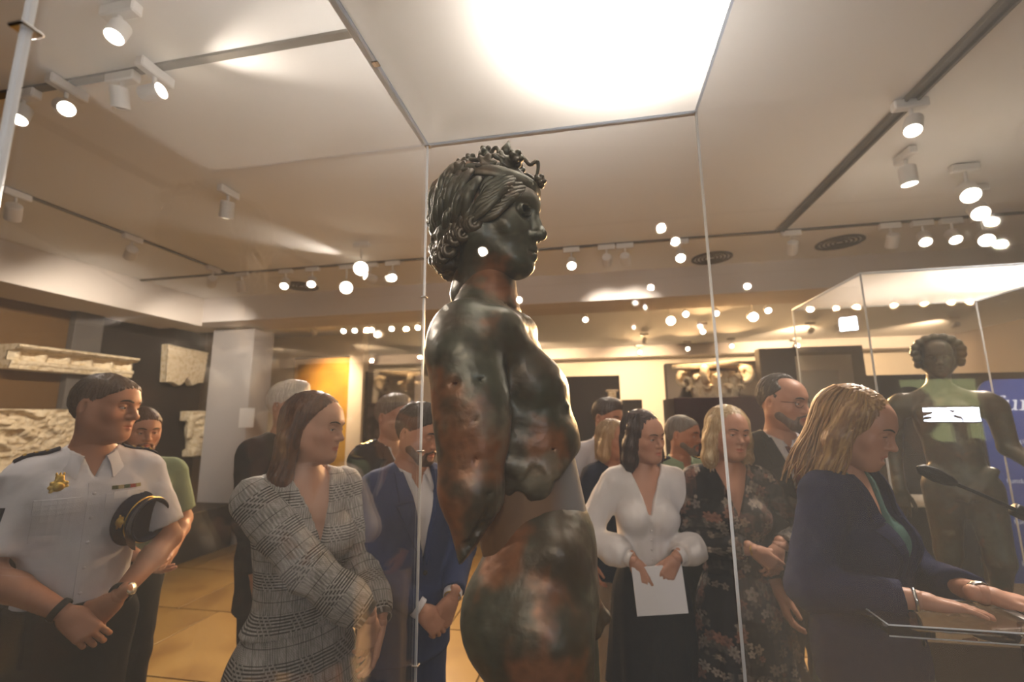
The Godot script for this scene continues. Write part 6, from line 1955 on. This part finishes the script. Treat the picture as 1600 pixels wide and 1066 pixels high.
	for n in 2:
		var af := arms_field(Field.new(), b, 1.88, 0.075, 0.070, 0.052, n)
		af.ball(b.e[n].lerp(b.w[n], 0.62), Vector3.ONE * 0.062, 0.04)
		var s0: Vector3 = b.s[n]
		var e0: Vector3 = b.e[n]
		var ah := folded(skin(af, 0.0085), 0.008)
		var ax := (e0 - s0).normalized()
		var w0: Vector3 = b.w[n]
		var ax2 := (w0 - e0).normalized()
		ah.map(func(v):
			var upper: bool = (v - e0).dot((ax + ax2).normalized()) < 0.0
			var along: float = (v - s0).dot(ax) if upper else 0.285 + (v - e0).dot(ax2)
			var fr := frame_of(ax if upper else ax2)
			var q: Vector3 = (v - e0)
			return Vector2(atan2(q.dot(fr.x), q.dot(fr.z)) * 0.062 * 4.0, along * 4.0))
		part(p.o, "sleeve", ah, M.plaid)
		on_arm(p, "cuff", n, 0.91, 0.044, 0.018, M.plaid)
	part(p.o, "skirt", skirt_hull(1.0, 0.48, Vector2(b.waist.x * b.bulk + 0.016, b.waist.y * b.bulk + 0.018), Vector2(b.hip.x * b.bulk + 0.045, b.hip.y * b.bulk + 0.055), Vector2(0.25, 0.23), 7, 0.014, 0.0, 3).map(func(v): return Vector2((v.x + v.z * 0.8) * 4.0 + v.y * 0.9, v.y * 4.0)), M.plaid)
	part(p.o, "waistband", tube(Hull.new(), ring_points(b.waist.x * b.bulk + 0.018, b.waist.y * b.bulk + 0.020, 1.0), taper([0.014, 0.014], 41), 8, 0.4, Vector3.UP).normals(), M.plaid)
	var hx: Transform3D = p.hx
	for s in [-1.0, 1.0]:
		var ear := Hull.new()
		tube(ear, [hx * Vector3(s * 0.078, -0.036, -0.004), hx * Vector3(s * 0.080, -0.044, -0.003), hx * Vector3(s * 0.080, -0.056, -0.003), hx * Vector3(s * 0.080, -0.068, -0.003)], [0.002, 0.006, 0.008, 0.003], 10)
		part(p.o, "earring", ear.normals(), M.chrome)
	shoes(p, M.black)
	# 5 man in the dark uniform behind
	p = person({label = "man in a black uniform with gold shoulder marks standing behind the man in blue", cell = 0.012, at = Vector3(-1.145, 0, -2.40), turn = 60.0, tall = 1.71, face = "male", skin = rosy, head = Vector3(12, 2, 0),
		hair = ["short", 1.0, 0.0, Color(0.16, 0.12, 0.085), Color(0.25, 0.2, 0.15)], hands = [Vector3(-1.02, 0.9, -2.2), Vector3(-0.92, 0.92, -2.4)]})
	wear_shirt(p, white_cloth, 0.0, 0.98)
	f = wear_jacket(p, black_cloth, 0.78, 1.2, 0.2)
	uniform_marks(p, f, true)
	wear_trousers(p, black_cloth)
	# 6 man in the blue suit
	var blue := cloth(lin(0.030, 0.045, 0.115), 0.8)
	p = person({label = "dark-haired man in a blue suit and open white collar, hands clasped, looking down", at = Vector3(-0.745, 0, -1.77), sh = 0.158, turn = 50.0, tall = 1.645, face = "male_down", skin = rosy, head = Vector3(22, 14, 0), gaze = 0.5,
		hair = ["short", 1.0, 0.0, Color(0.022, 0.014, 0.010), Color(0.04, 0.026, 0.018)], beard = [Color(0.09, 0.05, 0.035), Color(0.12, 0.07, 0.05)],
		hands = [Vector3(-0.635, 0.925, -1.63), Vector3(-0.545, 0.945, -1.70)], poles = [Vector3(-0.9, -0.4, -0.5), Vector3(0.9, -0.4, -0.5)],
		hand_pose = [["clasp", Vector3(0.06, -0.08, -0.04), Vector3(-0.6, -0.2, -0.6)], ["clasp", Vector3(-0.04, -0.11, 0.02), Vector3(-0.6, -0.1, -0.6)]]})
	f = wear_shirt(p, white_cloth, 0.0, 0.98, 1.385, 0.010)
	wear_jacket(p, blue, 0.77, 1.12, 0.19, 0.026, 0.055, 2, white_cloth)
	wear_trousers(p, blue)
	on_arm(p, "watch_strap", 1, 0.97, 0.033, 0.008, M.gold)
	# 7 man behind, 8 woman in navy
	p = person({label = "short-haired man in a white shirt looking down, farthest back beside the statue's chest", cell = 0.012, at = Vector3(0.05, 0, -3.04), turn = 28.0, tall = 1.695, face = "male_down", skin = tan_, head = Vector3(22, 10, 0), glasses = true,
		hair = ["short", 1.0, 0.0, Color(0.05, 0.03, 0.02), Color(0.08, 0.05, 0.03)], hands = [Vector3(-0.05, 0.95, -2.8), Vector3(0.14, 0.95, -2.85)]})
	wear_shirt(p, cloth(lin(0.45, 0.44, 0.47)), 1.9, 0.98)
	wear_trousers(p, black_cloth)
	p = person({label = "blonde woman in a navy jacket and pale trousers behind the woman in the white blouse", cell = 0.012, at = Vector3(0.085, 0, -2.745), turn = 30.0, tall = 1.558, female = true, face = "female", skin = tan_, head = Vector3(20, 2, 0),
		hair = ["long", 0.98, 0.06, Color(0.28, 0.17, 0.08), Color(0.42, 0.29, 0.15)], hands = [Vector3(-0.06, 0.82, -2.6), Vector3(0.2, 0.85, -2.55)]})
	wear_shirt(p, white_cloth, 0.0, 0.98, 1.30, 0.008, false)
	wear_jacket(p, M.navy_cloth, 0.80, 1.15, 0.22)
	wear_trousers(p, cloth(lin(0.32, 0.27, 0.20)))
	# 9 woman in the white blouse
	p = person({label = "dark-haired woman in a white V-neck blouse and black midi skirt holding papers", at = Vector3(0.205, 0, -2.20), turn = 4.0, tall = 1.605, female = true, face = "female", skin = rosy, head = Vector3(34, 6, 4),
		hair = ["long", 0.97, 0.09, Color(0.022, 0.009, 0.006), Color(0.045, 0.018, 0.011)],
		hands = [Vector3(0.13, 1.0, -2.05), Vector3(0.302, 1.015, -2.06)], poles = [Vector3(-0.9, -0.3, -0.4), Vector3(0.9, -0.3, -0.4)],
		hand_pose = [["hold", Vector3(0.045, -0.10, 0.02), Vector3(0.15, 0, -1)], ["hold", Vector3(-0.06, -0.10, 0.02), Vector3(-0.15, 0, -1)]]})
	b = p.b
	var blouse := cloth(lin(0.70, 0.67, 0.66), 0.8)
	f = torso_field(Field.new(), b, 0.022)
	arms_field(f, b, 1.86, 0.066, 0.068, 0.052)
	for n in 2: f.ball(b.e[n].lerp(b.w[n], 0.60), Vector3.ONE * 0.062, 0.05)
	f.keep(Vector3(0, -1, 0), Vector3(0, 1.045, 0), 0.01)
	f.cap(NECK + Vector3(0, 0.0, 0), NECK + Vector3(0, 0.12, 0.01), 0.064, 0.070, 0.006, 1)
	f.wedge(Vector3(0, 1.27, 0.05), 0.34, -0.08, 0.004)
	part(p.o, "blouse", folded(skin(f, 0.0075), 0.008, Vector3(1.6, 0.6, 1.6)), blouse)
	for n in 2: on_arm(p, "cuff", n, 0.92, 0.036, 0.016, blouse)
	buttons(p, f, 1.25, 1.08, 5, blouse, 0.0, 0.005)
	part(p.o, "skirt", skirt_hull(1.06, 0.50, Vector2(b.waist.x + 0.012, b.waist.y + 0.014), Vector2(b.hip.x + 0.032, b.hip.y + 0.045), Vector2(0.215, 0.19), 6, 0.012, 0.0, 4), cloth(lin(0.011, 0.010, 0.012), 0.7))
	shoes(p, M.black)
	var sheet := thing("paper_sheet", "white papers held low in both hands by the woman in the white blouse", "paper", Vector3(0.226, 0.893, -2.036), 0.0)
	sheet.basis = rot(0.15, -0.06, 0.06)
	for n in 3: part(sheet, "sheet", boxed(Vector3(0.001 * n, 0.0007 * n, -0.0022 * n), Vector3(0.205, 0.18, 0.0014)), mat(lin(0.80, 0.79, 0.82), 0.7))
	# 10 green uniform, grey beard
	p = person({label = "grey-bearded man in a green short-sleeved uniform shirt between the two front women", cell = 0.012, at = Vector3(0.48, 0, -2.83), turn = 26.0, tall = 1.582, face = "male", skin = tan_, head = Vector3(32, 4, 0),
		hair = ["crop", 1.0, 0.0, Color(0.13, 0.11, 0.09), Color(0.22, 0.19, 0.16)], beard = [Color(0.14, 0.11, 0.09), Color(0.2, 0.17, 0.14)],
		hands = [Vector3(0.46, 1.07, -2.6), Vector3(0.56, 1.08, -2.62)], poles = [Vector3(-0.9, -0.5, -0.4), Vector3(0.9, -0.5, -0.4)]})
	f = wear_shirt(p, cloth(lin(0.24, 0.33, 0.22)), 0.84, 0.98)
	wear_trousers(p, cloth(lin(0.03, 0.035, 0.03)))
	uniform_marks(p, f, true)
	pockets(p, f, cloth(lin(0.24, 0.33, 0.22)), 1.335)
	ribbon_row(p, f, 0.045, 1.35)
	# 11 floral dress
	M.flowers = tri_map(mat(Color.WHITE, 0.85), 2.0, flower_tex())
	p = person({label = "blonde woman in a dark floral long-sleeved dress with hands folded in front", at = Vector3(0.575, 0, -2.21), turn = 0.0, tall = 1.62, female = true, bulk = 1.08, face = "female", skin = rosy, head = Vector3(14, 4, -3),
		hair = ["long", 0.98, 0.11, Color(0.40, 0.27, 0.13), Color(0.58, 0.45, 0.27)],
		hands = [Vector3(0.598, 1.062, -2.045), Vector3(0.70, 1.072, -2.07)], poles = [Vector3(-0.9, -0.4, -0.4), Vector3(0.9, -0.4, -0.4)],
		hand_pose = [["clasp", Vector3(0.08, -0.06, 0.02), Vector3(0.1, -0.2, -1)], ["clasp", Vector3(-0.05, -0.10, 0.05), Vector3(-0.1, -0.1, -1)]]})
	b = p.b
	f = torso_field(Field.new(), b, 0.016)
	arms_field(f, b, 1.88, 0.068, 0.062, 0.048)
	f.keep(Vector3(0, -1, 0), Vector3(0, 1.0, 0), 0.01)
	f.cap(NECK + Vector3(0, 0.0, 0), NECK + Vector3(0, 0.12, 0.01), 0.064, 0.072, 0.006, 1)
	f.wedge(Vector3(0, 1.25, 0.05), 0.30, -0.08, 0.004)
	part(p.o, "bodice", folded(skin(f, 0.0085), 0.007), M.flowers)
	part(p.o, "skirt", skirt_hull(1.02, 0.44, Vector2(b.waist.x * b.bulk + 0.016, b.waist.y * b.bulk + 0.018), Vector2(b.hip.x * b.bulk + 0.036, b.hip.y * b.bulk + 0.05), Vector2(0.265, 0.22), 7, 0.016, 0.0, 5), M.flowers)
	on_arm(p, "bracelet", 0, 0.98, 0.027, 0.004, M.gold)
	shoes(p, M.black)
	# 12 bearded man with glasses and red tie
	p = person({label = "tall bearded man with glasses, dark suit and dark red tie, last in the row", at = Vector3(0.84, 0, -2.31), turn = 8.0, tall = 1.765, face = "male", skin = rosy, head = Vector3(30, 6, 0), glasses = true,
		hair = ["receding", 1.0, 0.0, Color(0.045, 0.03, 0.022), Color(0.08, 0.055, 0.04)], beard = [Color(0.11, 0.07, 0.05), Color(0.19, 0.14, 0.11)],
		hands = [Vector3(0.70, 0.86, -2.12), Vector3(1.02, 0.86, -2.15)]})
	f = wear_shirt(p, white_cloth, 0.0, 0.98, 1.42, 0.010)
	tie_on(p, f, cloth(lin(0.11, 0.022, 0.018), 0.6), 1.06)
	wear_jacket(p, cloth(lin(0.022, 0.018, 0.016)), 0.76, 1.10, 0.19)
	wear_trousers(p, black_cloth)
	# 13 the speaker
	p = person({label = "blonde woman speaker in a navy jacket and teal blouse reading at the clear lectern", at = Vector3(0.80, 0, -1.69), turn = 44.0, tall = 1.67, female = true, bulk = 1.0, face = "speaking", skin = rosy, head = Vector3(2, 20, 0), head_size = 1.03, gaze = 0.7,
		hair = ["wavy", 1.06, 0.17, Color(0.20, 0.095, 0.035), Color(0.46, 0.28, 0.11), 8],
		hands = [Vector3(0.80, 1.118, -1.425), Vector3(0.995, 1.118, -1.49)], poles = [Vector3(-0.6, -0.9, -0.3), Vector3(0.6, -0.9, -0.3)],
		hand_pose = [["flat", Vector3(0.14, -0.012, 0.02), Vector3(0.0, -1, 0.1)], ["flat", Vector3(0.13, -0.012, 0.02), Vector3(0, -1, 0)]]})
	var teal := cloth(lin(0.10, 0.19, 0.165), 0.5)
	b = p.b
	f = torso_field(Field.new(), b, 0.012)
	f.keep(Vector3(0, -1, 0), Vector3(0, 0.9, 0), 0.01)
	f.cap(NECK + Vector3(0, 0.0, 0), NECK + Vector3(0, 0.12, 0.01), 0.062, 0.070, 0.006, 1)
	f.wedge(Vector3(0, 1.26, 0.05), 0.26, -0.08, 0.004)
	part(p.o, "blouse", folded(skin(f, 0.0085), 0.006), teal)
	wear_jacket(p, cloth(lin(0.014, 0.017, 0.05), 0.8), 0.84, 1.02, 0.20, 0.028, 0.055, 1)
	part(p.o, "skirt", skirt_hull(1.0, 0.50, Vector2(b.waist.x * b.bulk + 0.012, b.waist.y * b.bulk + 0.014), Vector2(b.hip.x * b.bulk + 0.03, b.hip.y * b.bulk + 0.045), Vector2(0.21, 0.19), 14, 0.010, 0.0, 6), cloth(lin(0.035, 0.06, 0.055), 0.6))
	on_arm(p, "bracelet", 0, 0.985, 0.029, 0.004, M.chrome)
	on_arm(p, "watch", 1, 0.96, 0.031, 0.010, M.chrome)
	hx = p.hx
	for s in [-1.0, 1.0]:
		var ringe := []
		for i in 17: ringe.append(hx * Vector3(s * 0.078, -0.052 + 0.014 * cos(TAU * i / 16.0), -0.002 + 0.012 * sin(TAU * i / 16.0)))
		part(p.o, "earring", tube(Hull.new(), ringe, taper([0.0015, 0.0015], 17), 6).normals(), M.gold)
	shoes(p, M.black)
	# a photographer behind the eye, seen only mirrored in the near pane, with a small lamp
	p = person({label = "dark-haired photographer holding a small video lamp, seen only mirrored in the glass", cell = 0.013, at = Vector3(1.60, 0, 2.0), turn = -148.0, tall = 1.70, face = "male", skin = tan_,
		hair = ["short", 1.0, 0.0, Color(0.02, 0.015, 0.012), Color(0.035, 0.026, 0.02)], hands = [Vector3(1.60, 1.47, 1.72), Vector3(1.46, 1.47, 1.78)],
		hand_pose = [["hold", Vector3(0, 1, -0.3), Vector3(-0.6, 0.1, 0.2)], ["hold", Vector3(0, 1, -0.3), Vector3(0.6, 0.1, -0.2)]]})
	wear_shirt(p, cloth(lin(0.05, 0.05, 0.06)), 1.9, 0.9, 1.42)
	wear_trousers(p, black_cloth)
	video_lamp("small flat video lamp glowing cool white in the photographer's hands", Vector3(1.555, 1.585, 1.69), Vector2(0.17, 0.062), 0.5)
	var stand := video_lamp("small square video lamp glowing on a tall thin stand", Vector3(1.33, 2.06, 1.95), Vector2(0.07, 0.07), 0.4)
	part(stand, "stand_pole", tube(Hull.new(), [Vector3(0, -2.02, 0.03), Vector3(0, -0.03, 0.03)], [0.010, 0.008], 8).normals(), M.black)
	for n in 3: part(stand, "stand_leg", tube(Hull.new(), [Vector3(0, -1.6, 0.03), Vector3(cos(n * TAU / 3) * 0.35, -2.05, 0.03 + sin(n * TAU / 3) * 0.35)], [0.008, 0.008], 6).normals(), M.black)

func video_lamp(label: String, at: Vector3, size: Vector2, power: float) -> Node3D:
	var o := thing("video_lamp", label, "lamp", at)
	var d := (Vector3(-0.15, 1.55, -0.9) - at).normalized()
	o.basis = Basis(Vector3.UP, atan2(-d.x, -d.z))
	part(o, "housing", boxed(Vector3(0, 0, 0.012), Vector3(size.x + 0.012, size.y + 0.012, 0.022), 0.004), M.black)
	part(o, "light_panel", boxed(Vector3(0, 0, -0.001), Vector3(size.x, size.y, 0.004), 0.001), glow(Color(0.85, 0.91, 1.0), 14.0))
	var l := AreaLight3D.new()
	l.name = "beam"
	o.add_child(l, true)
	l.position = Vector3(0, 0, -0.006)
	l.area_size = size
	l.light_color = Color(0.82, 0.89, 1.0)
	l.light_energy = power
	l.area_range = 20.0
	l.shadow_enabled = true
	return o

func ring_points(rx: float, rz: float, y: float, n := 40) -> Array:
	var out := []
	for i in n + 1: out.append(Vector3(cos(TAU * i / n) * rx, y, sin(TAU * i / n) * rz))
	return out

# ---------------------------------------------------------------- the whole
func _ready() -> void:
	var cam := Camera3D.new()
	cam.name = "camera"
	var look := CameraAttributesPhysical.new()
	look.frustum_focal_length = 15.716
	look.frustum_focus_distance = 1.02
	look.frustum_near = 0.02
	look.frustum_far = 60.0
	look.exposure_aperture = 2.6
	cam.attributes = look
	cam.position = Vector3(0, 1.6, 0)
	cam.basis = Basis.from_euler(Vector3(deg_to_rad(9.5), deg_to_rad(10.4), 0)) * Basis(Vector3(0, 0, 1), deg_to_rad(-0.6))
	cam.current = true
	add_child(cam)
	var we := WorldEnvironment.new()
	we.name = "surroundings"
	var env := Environment.new()
	env.background_mode = Environment.BG_COLOR
	env.background_color = Color(0.02, 0.018, 0.015)
	env.tonemap_mode = Environment.TONE_MAPPER_LINEAR
	env.tonemap_exposure = 1.1
	env.sdfgi_enabled = true
	env.ssao_enabled = true
	env.ssil_enabled = true
	we.environment = env
	add_child(we)
	make_materials()
	build_room()
	build_lights()
	show_case("large clear display case around the bronze youth, pale lid aglow above him", -0.60, 0.385, -0.325, -1.5, 0.5, 2.637, Vector3.ZERO, 0.0,
		[Vector3(-0.60, 2.633, -1.5), Vector3(-0.60, 2.03, -1.5), Vector3(-0.60, 1.483, -1.5), Vector3(-0.60, 0.815, -1.5), Vector3(-0.60, 2.025, -0.325), Vector3(-0.60, 2.634, -1.08)])
	show_case("second clear display case at the right around the standing bronze figure with outstretched arm", 1.42, 2.55, -2.6, -3.45, 0.55, 2.325, Vector3.ZERO, 0.0, [])
	build_stones()
	build_capital()
	build_displays()
	build_banner()
	build_lectern()
	build_statues()
	build_people()
